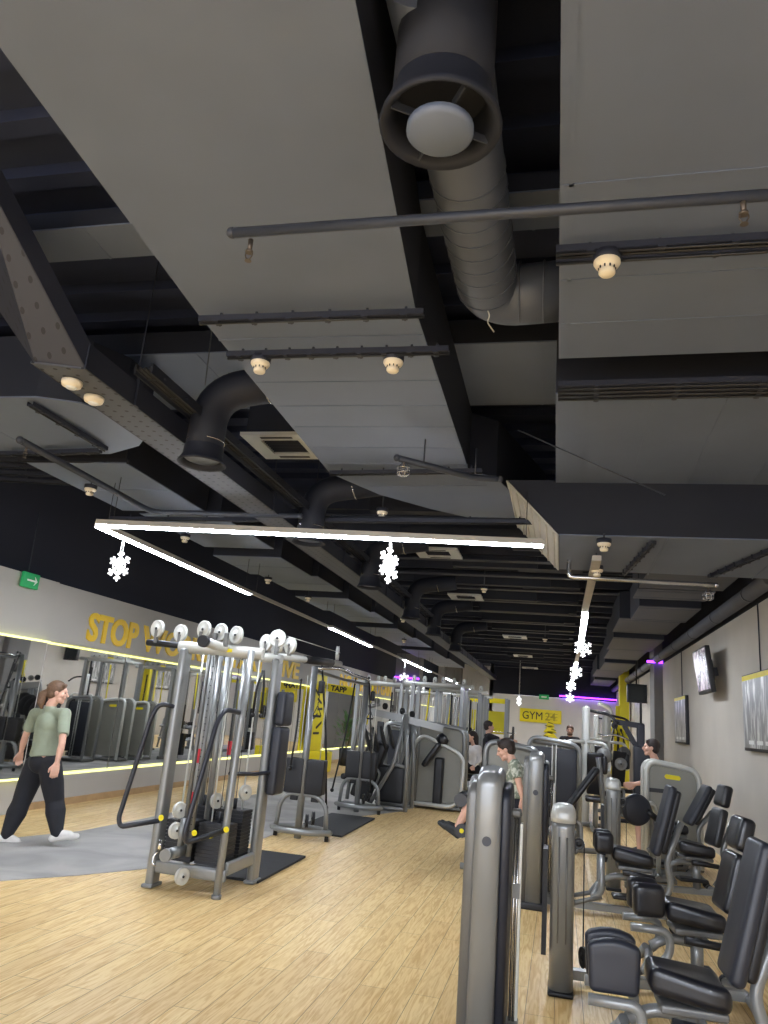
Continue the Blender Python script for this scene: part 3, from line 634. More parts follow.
# ------------------------------------------------------------------ gym machine pieces
def pulley(parent, c, axis=(0, 1, 0), r=.066, m=None, name='pulley'):
    o = MB().lathe([(0, -.016), (r*.3, -.016), (r*.32, -.012), (r*.85, -.012), (r, -.016), (r*1.02, -.01), (r*.9, 0), (r*1.02, .01), (r, .016), (r*.85, .012), (r*.32, .012), (r*.3, .016), (0, .016)], c, axis, 22).obj(name, m or LIGHTM, parent)
    MB().cyl(Vector(c)-Vector(axis)*.022, Vector(c)+Vector(axis)*.022, r*.16, n=10).obj('axle', BLACK, o); return o
PLATE = mat('weight_plate_grey', (40, 41, 45), .45, .2, .08, 6)
def stack(parent, c, w, d, z0, n, h=.03, pin=True, m=PLATE):
    b = MB()
    for k in range(n): b.box((c[0], c[1], z0+h*(k+.5)), (w, d, h*.76))
    b.box((c[0], c[1], z0+h*n/2), (w*.93, d*.93, h*n)); b.cyl((c[0], c[1], z0+h*n), (c[0], c[1], z0+h*n+.09), .017)
    o = b.obj('weight_stack', m, parent)
    if pin: MB().cyl((c[0], c[1]-d/2, z0+h*n*.7), (c[0], c[1]-d/2-.035, z0+h*n*.7), .014).obj('selector_pin', YEL, o)
    return o
def rods(parent, pts, z0, z1, r=.009, m=LIGHTM, name='guide_rod'):
    for x, y in pts: MB().cyl((x, y, z0), (x, y, z1), r, n=8).obj(name, m, parent)
def d_handle(parent, p, m=BLACK):
    p = Vector(p); b = MB(); b.tube([p, p+Vector((-.06, 0, -.13)), p+Vector((.06, 0, -.13)), p], .006, .02, 6); b.cyl(p+Vector((-.05, 0, -.13)), p+Vector((.05, 0, -.13)), .015); b.cyl(p, p+Vector((0, 0, .05)), .006)
    return b.obj('pull_handle', m, parent)
# ---- four-stack cable tower, local origin on the floor at its middle
t = thing('cable_tower', 'tall silver four-stack cable tower with pulleys and black weight stacks, nearest machine on the left', 'cable machine', (-3.08, 6.75, 0))
G = t
b = MB(); b.rbox((-.31, -.30, 1.02), (.075, .15, 2.02), .03, fn=None); b.rbox((-.31, -.30, .02), (.10, .19, .03), .01); b.obj('frame_leg', SILVER, t)
b = MB(); b.rbox((.36, .33, 1.02), (.07, .17, 2.02), .03); b.rbox((.36, .33, .02), (.10, .2, .03), .01); b.obj('frame_leg', SILVER, t)
b = MB(); b.tube([(.33, -.37, 0.01), (.33, -.34, 1.0), (.33, -.28, 2.05)], .032, .4, 14); b.cyl((.33, -.37, 0), (.33, -.37, .03), .042); b.obj('frame_leg', SILVER, t)
b = MB(); b.tube([(-.33, .36, 0.01), (-.33, .33, 1.0), (-.33, .3, 2.05)], .032, .4, 14); b.cyl((-.33, .36, 0), (-.33, .36, .03), .042); b.obj('frame_leg', SILVER, t)
MB().tube([(-.38, -.30, 2.04), (.42, -.22, 2.03)], .055, n=18).obj('top_beam', LIGHTM, t)
MB().tube([(-.34, .32, 2.04), (.40, .33, 2.03)], .045, n=16).obj('top_beam', LIGHTM, t)
MB().tube([(.07, -.72, 2.07), (.07, -.28, 2.05), (.1, .35, 2.05)], .042, .2, 16).obj('top_beam', LIGHTM, t, 'pale beam along the room')
MB().tube([(-.72, -.3, 2.06), (-.3, -.3, 2.05)], .03, n=12).obj('grip_bar', BLACK, t, 'black rubber grip')
MB().cyl((.07, -.76, 2.07), (.07, -.715, 2.07), .052, n=18).obj('end_cap', BLACK, t)
MB().box((.1, -.31, 2.035), (.10, .01, .03)).obj('maker_badge', YEL, t)
# base frame
MB().rbox((.02, -.33, .17), (.72, .05, .10), .02, rot=(0, 0, -.03)).obj('base_beam', SILVER, t); MB().rbox((.02, .33, .17), (.72, .05, .10), .02).obj('base_beam', SILVER, t)
MB().rbox((.36, 0, .22), (.045, .62, .11), .02).obj('base_beam', SILVER, t); MB().rbox((-.31, 0, .22), (.045, .6, .11), .02).obj('base_beam', SILVER, t)
for k, (x, y) in enumerate(((-.13, -.16), (.17, -.15), (-.12, .13), (.18, .14))):
    stack(t, (x, y), .27, .22, .22, 11 if k < 2 else 14)
    rods(t, [(x-.07, y), (x+.07, y)], .2, 2.0)
    MB().cyl((x, y, .55), (x, y, 2.0), .0035, n=6).obj('cable', CABLE, t)
for x, y, z in ((-.09, -.14, .72), (.20, -.1, 1.18), (.0, -.28, 1.1)):
    MB().box((x-.03, y-.03, z), (.035, .012, .12)).obj('warning_label', RED, t, 'red warning label')
for x, y in ((-.02, .0), (.14, .06), (-.2, .22)): MB().tube([(x, y, .2), (x, y, 2.02)], .027, n=12).obj('inner_column', SILVER, t)
# adjustable column in front with pulleys
c = MB(); c.tube([(-.02, -.42, .3), (-.02, -.4, 1.98)], .02, n=10); c.tube([(.05, -.42, .3), (.05, -.4, 1.98)], .022, n=10); c.obj('slider_column', SILVERD, t)
c = MB()
for k in range(26): c.cyl((.05, -.44, .5+.055*k), (.05, -.446, .5+.055*k), .006, n=6)
c.obj('position_hole', BLACK, t)
for x, y, z, ax in ((-.62, -.33, 2.19, (.35, .94, 0)), (-.42, -.25, 2.17, (.35, .94, 0)), (-.10, -.42, 2.2, (.42, .9, 0)), (.04, -.36, 2.19, (.42, .9, 0)), (.17, -.3, 2.18, (.42, .9, 0)), (.31, .1, 2.16, (.42, .9, 0)), (.38, .2, 2.15, (.42, .9, 0)), (.5, .25, 2.16, (.5, .85, 0)), (.46, .0, 2.2, (0, 1, 0)),
                    (-.06, -.47, .66, (.9, -.44, 0)), (-.06, -.49, .50, (.9, -.44, 0)), (.06, -.5, .16, (.9, -.44, 0)), (.1, -.1, .72, (.9, -.44, 0)), (.3, .05, .8, (.9, -.44, 0))):
    pulley(t, (x, y, z), Vector(ax).normalized(), .08 if z > 2 else .066)
hm = MB()
for x, y in ((-.12, -.42), (.0, -.38), (.12, -.4), (.31, .1), (.38, .2), (.5, .25), (.46, 0), (-.62, -.33), (-.42, -.25)): hm.box((x, y, 2.12), (.03, .04, .12))
hm.obj('pulley_bracket', SILVERD, t)
MB().tube([(-.02, -.66, .34), (-.02, -.36, .34)], .045, n=16).cyl((-.02, -.70, .34), (-.02, -.655, .34), .05, n=16).obj('lower_grip_beam', SILVER, t)
MB().cyl((-.02, -.46, .38), (-.02, -.46, .6), .022).obj('pulley_post', SILVER, t)
for x, y, z in ((-.24, -.44, .58), (.1, -.47, .5), (.36, -.42, .55)): MB().cyl((x, y, z), (x+.02, y-.035, z), .022).obj('adjusting_knob', YEL, t, 'yellow knob')
b = MB(); b.cyl((-.17, -.52, .42), (-.17, -.52, .34), .018); b.tube([(-.17, -.52, .34), (-.2, -.54, .3), (-.2, -.55, .23), (-.17, -.54, .22)], .008, .02, 6); b.obj('carabiner', CHROME, t)
# bent handle hoops
def hoop(x0, y0, dx, dy):
    return MB().tube([(x0, y0, 1.50), (x0+dx*.45, y0+dy*.45, 1.52), (x0+dx*.62, y0+dy*.62, 1.40), (x0+dx*1.08, y0+dy*1.08, .54), (x0+dx*1.0, y0+dy*1.0, .47), (x0+.02, y0+.0, .54)], .021, .07, 12).obj('handle_hoop', VINYLG, t, 'long bent dark handle bar')
hoop(-.31, -.36, -.28, -.12); hoop(.33, -.38, -.14, -.40)
# black pads on the right side
MB().rbox((.45, .40, 1.08), (.10, .26, .62), .03).obj('back_pad', VINYLG, t); MB().rbox((.46, .40, 1.56), (.10, .26, .32), .03).obj('head_pad', VINYLG, t)
MB().tube([(.28, -.3, .98), (.36, .1, .96), (.46, .38, .98)], .018, .08, 10).obj('pad_arm', VINYLG, t)
# rope attachment
b = MB(); b.tube([(.30, .12, 1.9), (.27, .1, 1.75), (.26, .1, 1.5)], .012, .04, 6).tube([(.31, .12, 1.9), (.33, .12, 1.75), (.335, .12, 1.5)], .012, .04, 6); b.ball((.26, .1, 1.48), .022, n=6).ball((.335, .12, 1.48), .022, n=6)
b.obj('rope_attachment', CABLE, t)
# long beam to the crossover tower is its own part
e = at(340, 664, 'z', 2.13)-t.location; MB().tube([(.3, .34, 2.06), e], .035, n=14).obj('crossover_beam', LIGHTM, t)
g0 = Vector((.3, .34, 2.06)).lerp(e, .42); MB().tube([g0, Vector((.3, .34, 2.06)).lerp(e, .85)], .042, n=12).obj('grip_sleeve', BLACK, t)
MB().tube([(.46, .25, 2.25), e+Vector((0, -.05, .13))], .004, n=5).obj('cable', LIGHTM, t)
pulley(t, e+Vector((-.02, -.08, .12)), (.97, .2, 0), .085)
# ---- crossover end towers
def crossover(label, loc, rz=0, first=None):
    if first: return dup(first, label, loc, rz)
    t = thing('crossover_tower', label, 'cable machine', loc, rz, 'cable crossover end towers')
    MB().tube([(0, 0, .0), (0, 0, 2.12)], .045, n=16).obj('mast', SILVER, t)
    b = MB(); b.tube([(-.36, .02, .10), (-.2, -.16, .1), (.2, -.18, .1), (.42, .0, .1)], .036, .18, 12); b.tube([(-.36, .02, .1), (-.2, .22, .1), (.2, .26, .1), (.42, 0, .1)], .036, .18, 12); b.obj('base_ring', SILVER, t)
    MB().tube([(-.3, 0, .12), (-.28, 0, .40), (-.18, 0, .52), (.2, 0, .52), (.34, 0, .40), (.36, 0, .12)], .03, .1, 12).obj('guard_arch', SILVER, t)
    for x in (-.3, .38): MB().cyl((x, 0, .0), (x, 0, .1), .026).obj('foot', BLACK, t)
    for x in (-.12, .16):
        MB().rbox((x, .02, .74), (.235, .15, .42), .012).obj('stack_shroud', BLACK, t, 'black shroud around the weights')
        MB().rbox((x+.02, .02, .50), (.1, .08, .12), .01).obj('stack_bottom', BLACK, t)
        rods(t, [(x+.03, .02)], .94, 2.0, .006)
    pulley(t, (.12, -.06, .22), (.9, .4, 0), .08, BLACK); pulley(t, (.2, -.06, .26), (.9, .4, 0), .08, BLACK)
    MB().rbox((.12, 0, 1.86), (.07, .1, .16), .02).obj('pulley_carriage', BLACK, t); d_handle(t, (.12, -.08, 1.62)); MB().cyl((.12, -.06, 1.66), (.12, -.04, 1.95), .004, n=6).obj('cable', CABLE, t)
    return t
x0 = crossover('nearer crossover tower with hanging handle and two black weight shrouds', (-3.18, 9.66, 0))
x1 = crossover('farther crossover tower with hanging handle and two black weight shrouds', (-3.22, 12.7, 0), first=x0)
t = thing('pull_up_bar', 'curved silver pull-up bar joining the two crossover towers', 'bar', (-3.18, 9.66, 2.1))
b = MB().tube([(0, 0, 0), (.25, .3, .04), (.22, 1.2, .0), (.15, 2.4, .0), (-.02, 3.04, -.02)], .026, .25, 12); b.obj('bar', CHROME, t)
MB().tube([(0, .05, -.03), (-.04, 1.5, -.06), (-.02, 3.04, -.06)], .022, .25, 12).obj('bar', SILVER, t)
for i, (a, c, l) in enumerate(((at(301, 680, 'y', 9.6), at(290, 768, 'y', 9.5), 'black resistance strap slanting left of the near crossover tower'), (at(322, 664, 'y', 9.9), at(326, 808, 'y', 9.95), 'long black strap hanging right of the near crossover tower'), (at(356, 678, 'y', 12.45), at(332, 790, 'y', 11.9), 'black strap slanting from the far crossover tower'), (at(369, 678, 'y', 12.6), at(370, 795, 'y', 12.55), 'black strap hanging at the right of the far crossover tower'))):
    a, c = Vector(a), Vector(c); mid = a.lerp(c, .55)+Vector((.03, 0, 0)); b = MB().tube([Vector((0, 0, 0)), mid-a, c-a], .014, .4, 8); b.ball(c-a, .03, n=6).ball((0, 0, 0), .02, n=6)
    o = b.obj('resistance_strap', CABLE, loc=a); tag(o, l, 'strap', 'black resistance straps')
# ---- selectorised machine shells, pieces
def shell_tower(label, loc, rz, w=.66, h=1.36, d=.42, badge=True, open_front=False, name='weight_tower', cat='weight machine', rods_on=True):
    """rounded-top weight tower: frame hoop, grey panel, optional badge"""
    t = thing(name, label, cat, loc, rz)
    R = .16
    for y in (-d/2, d/2):
        MB().tube([(-w/2, y, .05), (-w/2, y, h-.02), (w/2, y, h-.1), (w/2, y, .05)], .034, R, 14, 6).obj('frame_hoop', LIGHTM if badge else SILVER, t)
    ob = []
    def outline(wd, ht, z0=.12):
        P = [(-wd/2, z0), (wd/2, z0)]
        for k in range(7): a = k*PI/12; P.append((wd/2-R+R*math.cos(a), ht-.1-R+R*math.sin(a)))
        for k in range(7): a = PI/2+k*PI/12; P.append((-wd/2+R+R*math.cos(a), ht-.02-R+R*math.sin(a)))
        return P
    P = outline(w, h)
    if not open_front: MB().prism([(x, -d/2+.02, z) for x, z in P], (0, .03, 0)).obj('front_panel', SHELL, t)
    else:
        q = MB()
        for s_ in (-1, 1): q.rbox((s_*w*.24, -d/2+.03, h*.52), (w*.4, .03, h*.74), .012)
        q.obj('front_panel', VINYLG, t, 'dark twin guard panels')
        for x in (-.03, .03): rods(t, [(x, -d/2-.0)], .1, h-.12, .008)
    MB().prism([(x, d/2-.05, z) for x, z in P], (0, .03, 0)).obj('rear_panel', SHELL, t)
    stack(t, (0, 0), w*.5, d*.5, .12, 16)
    if rods_on: rods(t, [(-w*.15, 0), (w*.15, 0)], .1, h-.1)
    MB().box((0, 0, .05), (w+.06, d+.04, .06), bev=.015).obj('base_plate', SILVERD, t)
    MB().tube([(-w/2+.05, 0, h-.1), (w/2-.05, 0, h-.14)], .03, n=10).obj('top_cross_bar', SILVERD, t)
    if badge:
        bd = MB(); bd.prism([(x*1.0, -d/2-.0, z+h-.2) for x, z in ((-.1, .0), (-.08, .028), (.08, .02), (.1, -.008), (.08, -.035), (-.08, -.027))], (0, .018, 0)); bd.obj('badge', YEL, t, 'yellow oval badge')
    return t
def fin_tower(label, loc, h=1.36, rz=0, first=None, group='slim silver weight towers', w=.245):
    """slim tall tower seen edge-on: silver spine, darker flanks, open cable side"""
    if first: return dup(first, label, loc, rz, group)
    t = thing('weight_tower', label, 'weight machine', loc, rz, group)
    def side(y0, y1, hh, z0=.06, R=.16):
        return [(y0, z0), (y1, z0)]+[(y1-R+R*math.cos(k*PI/14), hh-R+R*math.sin(k*PI/14)) for k in range(8)]+[(y0+R*.5-R*.5*math.sin(k*PI/14), hh-.02-R*.5+R*.5*math.cos(k*PI/14)) for k in range(8)]
    def slab(xc, wd, y0, y1, hh, nm, m, lab=None, bulge=0, z0=.06):
        b = MB(); P = side(y0, y1, hh, z0); n = len(P); lay = []
        K = 6
        for i in range(K+1):
            u = i/K; a = -PI/2+PI*u; x = xc+wd/2*math.sin(a); s_ = bulge*(1-math.cos(a))
            cy, cz = (y0+y1)/2, hh/2; ring = []
            for (y, z) in P:
                yy = y+(s_ if y < cy else -s_); zz = z-(s_ if z > hh*.5 else 0); ring.append(b.bm.verts.new((x, yy, zz)))
            lay.append(ring)
        for A, B in zip(lay, lay[1:]):
            for k in range(n): b._f([A[k], A[(k+1) % n], B[(k+1) % n], B[k]], True)
        b._f(lay[0][::-1]); b._f(lay[-1]); return b.obj(nm, m, t, lab)
    slab(-.005, w*.56, -.19, .2, h, 'spine_cover', SILVER, None, .03)
    slab(-w*.36, w*.3, -.15, .2, h-.06, 'side_cover', SILVERD, 'darker side cover', .02)
    slab(w*.34, w*.24, -.15, .2, h-.08, 'recess_cover', VINYLG, 'dark recessed side', .02)
    MB().cyl((-.005, -.163, h*.73), (-.005, -.168-.026, h*.73), .024, n=20).obj('round_cap', VINYLG, t, 'dark round cap')
    MB().box((0, 0, .03), (w*1.0, .4, .06), bev=.012).obj('foot_plate', BLACK, t)
    for x in (w*.53, w*.60): MB().cyl((x, .05, .08), (x, .05, h-.22), .008, n=8).obj('guide_rod', CHROME, t)
    MB().box((w*.66, .08, h*.44), (.012, .06, h-.42)).obj('edge_plate', LIGHTM, t)
    MB().box((w*.58, .05, h*.54), (.04, .05, .07)).obj('cable_clamp', SILVERD, t)
    MB().box((w*.5, .06, h-.24), (.07, .1, .04), bev=.01).obj('top_bracket', SILVERD, t); MB().box((w*.56, .06, .1), (.07, .12, .05), bev=.01).obj('bottom_bracket', SILVERD, t)
    return t
def capsule_tower(label, loc, h=1.12, rz=0, first=None):
    if first: return dup(first, label, loc, rz)
    t = thing('weight_tower', label, 'weight machine', loc, rz, 'short round-capped weight towers')
    def col(z0, z1, wx, wy): 
        b = MB(); n = 28
        def ring(z, k=1):
            R = []
            for i in range(n):
                a = 2*PI*i/n; c_, s_ = math.cos(a), math.sin(a); e_ = .62
                R.append(b.bm.verts.new((math.copysign(abs(c_)**e_, c_)*wx/2*k, math.copysign(abs(s_)**e_, s_)*wy/2*k, z)))
            return R
        L = [ring(z) for z in z0]; return b, L, ring
    b, L, ring = col((.03, h-.15), 0, .150, .24); L += [ring(h-.11, .985)]
    for A, B in zip(L, L[1:]):
        for i in range(28): b._f([A[i], A[(i+1) % 28], B[(i+1) % 28], B[i]], True)
    b._f(L[0][::-1]); b._f(L[-1]); b.obj('column_cover', SILVER, t)
    b, L, ring = col((h-.115,), 0, .163, .25)
    L += [ring(h-.085), ring(h-.06, .98), ring(h-.035, .92), ring(h-.015, .78), ring(h-.005, .5), ring(h, .2)]
    for A, B in zip(L, L[1:]):
        for i in range(28): b._f([A[i], A[(i+1) % 28], B[(i+1) % 28], B[i]], True)
    b._f(L[0][::-1]); b._f(L[-1]); b.obj('cap', LIGHTM, t, 'lighter rounded cap')
    g = MB()
    for x in (-.025, .025): g.tube([(x, -.118, .3), (x, -.118, h-.2)], .006, n=6)
    g.obj('groove_rib', SILVERD, t)
    MB().box((0, 0, .015), (.158, .26, .03), bev=.012).obj('foot_plate', BLACK, t)
    MB().box((-.11, .03, .52), (.03, .2, .62)).obj('stack_shroud', BLACK, t)
    MB().tube([(.07, 0, h-.1), (.11, 0, h-.12), (.115, 0, h-.26), (.07, 0, h-.3)], .016, .05, 10).obj('pulley_housing', SILVERD, t)
    pulley(t, (.10, -.01, h-.24), (0, 1, 0), .035, BLACK); MB().cyl((.135, 0, .18), (.135, 0, h-.24), .004, n=6).obj('cable', CABLE, t)
    pulley(t, (.14, -.03, .22), (.95, .3, 0), .06, BLACK)
    return t
# ---- seats
def seat_machine(label, loc, rz, pads, post_x, back_h=.74, head=False, seat_z=.5, tilt=.26, loop=True, base_to=None, group=None, arm=True):
    """user faces local -x; origin on the floor under the seat"""
    t = thing('thigh_machine', label, 'exercise machine', loc, rz, group)
    def sf(p): # saddle-shaped cushion, narrower nose
        k = (p.x+.18)/.36; return Vector((p.x, p.y*(.62+.38*min(1, max(0, k*1.4))), p.z+(-.02*math.cos(p.y*9)+.02 if p.z > 0 else 0)+.03*(1-k)*(1 if p.z > 0 else .6)))
    MB().rbox((0, 0, seat_z), (.36, .35, .10), .045, 4, (0, .04, 0), sf).obj('seat', VINYL, t)
    MB().rbox((.02, 0, seat_z-.075), (.30, .24, .04), .012).obj('seat_plate', SILVERD, t)
    for s_ in (-1, 1): MB().tube([(-.1, s_*.235, seat_z-.09), (.17, s_*.235, seat_z-.11)], .024, n=12).obj('hand_grip', BLACK, t)
    MB().tube([(.05, -.235, seat_z-.1), (.05, .235, seat_z-.1)], .016, n=10).obj('grip_bar', SILVERD, t)
    tl = tilt; bx = .20
    def back(z0, hh, wd, th, nm):
        cz = hh/2; q = Vector((bx+math.sin(tl)*(z0+cz), 0, seat_z+.06+math.cos(tl)*(z0+cz)))
        return MB().rbox(q, (th, wd, hh), .035, 4, (0, tl, 0), lambda p: Vector((p.x, p.y*(1-.12*max(0, p.z/hh)), p.z))).obj(nm, VINYLG if nm == 'backrest' and not head else VINYL, t)
    if head: back(0, back_h*.62, .30, .09, 'backrest'); back(back_h*.65, back_h*.36, .25, .1, 'headrest')
    else:
        back(0, back_h, .31, .075, 'backrest')
        q = Vector((bx+.055+math.sin(tl)*back_h*.5, 0, seat_z+.05+math.cos(tl)*back_h*.5)); MB().rbox(q, (.06, .24, back_h*.9), .025, 3, (0, tl, 0)).obj('backrest_shell', BLACK, t)
    q0 = Vector((bx+.1, 0, seat_z-.1)); q1 = q0+Vector((math.sin(tl), 0, math.cos(tl)))*(back_h*.75)
    MB().tube([(bx+.02, 0, .12), (bx+.16, 0, .3), (bx+.10, 0, seat_z), q1+Vector((.02, 0, 0))], .03, .12, 12).obj('back_post', SILVER, t)
    MB().cyl((.03, 0, .08), (.03, 0, seat_z-.08), .04, n=16).obj('seat_post', SILVER, t)
    MB().rbox((-.02, 0, .17), (.3, .17, .035), .015).obj('post_collar', BLACK, t)
    L = post_x
    MB().tube([(L, 0, .06), (.32, 0, .06)], .04, sq=(.035, .028)).obj('base_beam', SILVER, t)
    MB().tube([(-.26, 0, .28), (-.15, 0, .34), (.0, 0, .33)], .03, .08, 12).obj('upper_beam', SILVER, t)
    MB().tube([(.3, -.34, .035), (.34, 0, .05), (.3, .34, .035)], .03, .1, 12).obj('rear_foot', SILVER, t)
    for s_ in (-1, 1): MB().cyl((.3, s_*.34, .035), (.3, s_*.38, .035), .036, n=12).obj('foot_cap', BLACK, t)
    if arm:
        for s_ in (-1, 1):
            px, sp = {'shield': -.34, 'block': -.29, 'roller': -.25}.get(pads, -.36), .10
            if loop: MB().tube([(-.28, s_*.05, .26), (-.30, s_*.12, .2), (-.34, s_*(sp+.05), .16), (px+.12, s_*(sp+.05), .26), (px+.12, s_*(sp+.05), seat_z-.07), (px-.12, s_*(sp+.04), seat_z-.07)], .026, .08, 12).obj('swing_arm', SILVER, t)
            else: MB().tube([(-.28, s_*.05, .26), (-.36, s_*.1, .14), (px-.02, s_*(sp+.04), .2), (px-.02, s_*(sp+.04), seat_z+.02)], .026, .08, 12).obj('swing_arm', SILVER, t); 
            MB().tube([(px-.02, s_*(sp+.03), .17), (px-.25, s_*(sp+.05), .10)], .02, .05, 10).cyl((px-.25, s_*(sp+.05), .10), (px-.28, s_*(sp+.053), .092), .026).obj('foot_peg', SILVERD, t)
            if pads == 'shield':
                MB().rbox((px, s_*sp, seat_z+.075), (.24, .07, .24), .03, 6, (0, 0, 0), lambda p: Vector((p.x*(1+.05*p.z/.13), p.y, p.z-.04*(p.x/.13)**2*max(0, p.z/.13)))).obj('thigh_pad', VINYLG, t)
            elif pads == 'block':
                MB().rbox((px, s_*sp, seat_z+.09), (.20, .10, .20), .04, 4).obj('thigh_pad', VINYL, t)
            else:
                MB().rbox((px, s_*sp, seat_z+.12), (.17, .10, .19), .045, 4).obj('thigh_pad', VINYL, t)
                MB().cyl((px, s_*(sp+.01), seat_z-.0), (px, s_*(sp+.01), seat_z-.04), .035, .025).obj('pad_stem', BLACK, t)
    return t
# ------------------------------------------------------------------ right-hand machines
A = fin_tower('nearest tall slim silver tower standing in the foreground', (-.355, 4.42, 0), 1.37)
fin_tower('tall slim silver tower just behind the seated man in camouflage', (-.205, 7.75, 0), 1.36, first=A)
Bt = capsule_tower('short silver tower with rounded cap in front of the tiled seam, nearer one', (.035, 5.48, 0))
capsule_tower('short silver tower with rounded cap, farther one beside the round disc pad', (.58, 9.05, 0), first=Bt)
seat_machine('nearest thigh machine with two large dark shield pads and long plain backrest', (.61, 4.30, 0), .03, 'shield', -.85, .66, seat_z=.45)
seat_machine('second thigh machine with black block pads and separate headrest', (.86, 5.75, 0), .10, 'block', -.78, .60, head=True, seat_z=.48)
seat_machine('third thigh machine with small rounded pads and slim tall backrest', (.66, 7.80, 0), .03, 'roller', -.88, .63, loop=False, seat_z=.5)
seat_machine('fourth machine by the wall with a small headrest and empty black seat', (1.41, 9.2, 0), .2, 'none', -.72, .64, head=True, seat_z=.46, arm=False)
seat_machine('machine with slanting black backrest in front of the badge panel', (1.30, 10.15, 0), .1, 'none', -.3, .52, seat_z=.56, tilt=.5, arm=False)
s = shell_tower('grey rounded weight tower with yellow badge at the right wall', (1.42, 10.95, 0), 0, w=.64, h=1.31)
pn = MB(); pn.box((-.18, -.215, .93), (.3, .012, .05)).box((.0, -.215, .90), (.09, .014, .16)); pn.obj('instruction_label', BLACK, s)
# lever with disc pad
t = thing('lever_machine', 'machine lever with a round dark disc pad before the badge tower', 'exercise machine', (.92, 9.6, 0))
MB().tube([(.22, .3, .06), (.2, .2, .7), (.12, .0, .88), (-.04, -.1, .78)], .028, .12, 12).obj('lever_arm', LIGHTM, t)
MB().tube([(.2, .1, .05), (.22, .5, .05)], .035, n=10).box((.2, .3, .03), (.4, .3, .05), bev=.01).obj('base', SILVERD, t)
MB().lathe([(0, -.045), (.13, -.045), (.165, -.03), (.172, 0), (.165, .03), (.13, .045), (0, .045)], (-.06, -.12, .78), (.25, -.97, .05), 32).obj('disc_pad', VINYLG, t)
MB().tube([(-.06, -.1, .78), (-.2, -.14, .76)], .03, n=12).obj('disc_axle', LIGHTM, t)
MB().tube([(.05, -.12, .78), (.16, -.1, .70)], .035, n=12).obj('roller', BLACK, t)
# seated-man machine
s = shell_tower('wide rounded weight tower behind the man in camouflage', (-.57, 10.1, 0), 0, w=.66, h=1.40, d=.4, badge=False)
t = thing('leg_curl_machine', 'leg machine with black rollers on which the man in camouflage sits', 'exercise machine', (-.75, 9.25, 0))
MB().rbox((.12, 0, .62), (.46, .36, .09), .04, 4).obj('seat', VINYL, t); MB().rbox((.12, 0, .31), (.34, .22, .55), .02).obj('seat_column', SILVERD, t)
MB().box((.12, -.12, .4), (.07, .012, .16)).obj('adjuster_slot', BLACK, t); MB().cyl((.12, -.13, .46), (.12, -.16, .46), .02).obj('adjusting_knob', YEL, t)
MB().tube([(-.3, -.2, .035), (.5, -.2, .035)], .035, n=12).tube([(.1, -.25, .035), (.1, .3, .035)], .035, n=12).obj('base_frame', SILVER, t)
MB().tube([(-.1, -.2, .58), (-.3, -.2, .56), (-.34, -.2, .5), (-.30, -.2, .42)], .022, .05, 10).obj('lever_arm', SILVER, t)
MB().tube([(-.33, -.24, .72), (-.33, .24, .72)], .075, n=18).obj('knee_roller', VINYL, t); MB().tube([(-.30, -.24, .40), (-.30, .24, .40)], .075, n=18).obj('ankle_roller', VINYL, t)
MB().cyl((-.30, -.245, .40), (-.30, -.25, .40), .025).obj('roller_cap', YEL, t)
MB().tube([(.38, .0, .5), (.48, 0, .9), (.5, 0, 1.12)], .03, .1, 10).obj('back_post', SILVER, t)
MB().tube([(.2, -.24, .55), (.34, -.24, .66), (.44, -.24, .62)], .02, .05, 10).obj('hand_grip', BLACK, t)
# dark twin-panel tower and pec machine behind
shell_tower('rounded tower with dark twin guard panels in the middle distance', (-.08, 12.7, 0), 0, w=.78, h=1.46, badge=False, open_front=True)
t = thing('exercise_bench', 'bench with slanting black backrest before the dark twin-panel tower', 'bench', (.42, 11.2, 0), .1)
MB().rbox((-.12, 0, .82), (.07, .28, .72), .03, 4, (0, .62, 0)).obj('backrest', VINYL, t); MB().rbox((-.42, 0, .55), (.4, .3, .07), .03, 4).obj('seat', VINYL, t)
MB().tube([(.25, 0, .03), (.12, 0, 1.1), (.1, 0, 1.25)], .036, .1, 12).obj('post', SILVER, t); MB().tube([(-.4, 0, .05), (-.4, 0, .5)], .03).tube([(-.5, 0, .05), (.28, 0, .05)], .035).tube([(.25, -.28, .04), (.25, .28, .04)], .035).obj('base_frame', SILVER, t)
def pec(label, loc, rz=0, first=None):
    if first: return dup(first, label, loc, rz)
    t = thing('arm_machine', label, 'exercise machine', loc, rz, 'arm machines down the right aisle')
    MB().rbox((0, 0, 1.02), (.14, .2, 2.0), .05).obj('column', LIGHTM, t)
    MB().tube([(0, -.05, 1.95), (.4, -.05, 1.9), (.55, -.1, 1.75)], .025, .1, 12).obj('top_arm', BLACK, t)
    for s_ in (-1, 1):
        MB().tube([(s_*.02, -.1, 1.4), (s_*.34, -.15, 1.4), (s_*.4, -.2, .95), (s_*.3, -.35, .9)], .028, .1, 12).obj('swing_arm', LIGHTM, t)
        MB().rbox((s_*.3, -.35, 1.05), (.1, .12, .3), .04).obj('arm_pad', VINYL, t)
    MB().lathe([(0, -.03), (.12, -.03), (.14, 0), (.12, .03), (0, .03)], (.3, -.2, 1.2), (0, 1, 0), 24).obj('cam_disc', SILVERD, t)
    MB().rbox((.15, -.3, .9), (.28, .08, .7), .03, 3, (.2, 0, 0)).obj('backrest', VINYL, t); MB().rbox((.15, -.5, .5), (.34, .38, .08), .035).obj('seat', VINYL, t)
    MB().cyl((.15, -.5, .03), (.15, -.5, .48), .04).tube([(-.3, -.1, .05), (.5, -.1, .05)], .035).tube([(.1, .1, .05), (.1, -.8, .05)], .035).obj('base_frame', SILVER, t)
    return t
pc = pec('arm machine with pale column and dark pads in the right aisle', (.45, 14.3, 0))
pec('second arm machine farther down the right aisle', (.95, 17.0, 0), .3, pc)
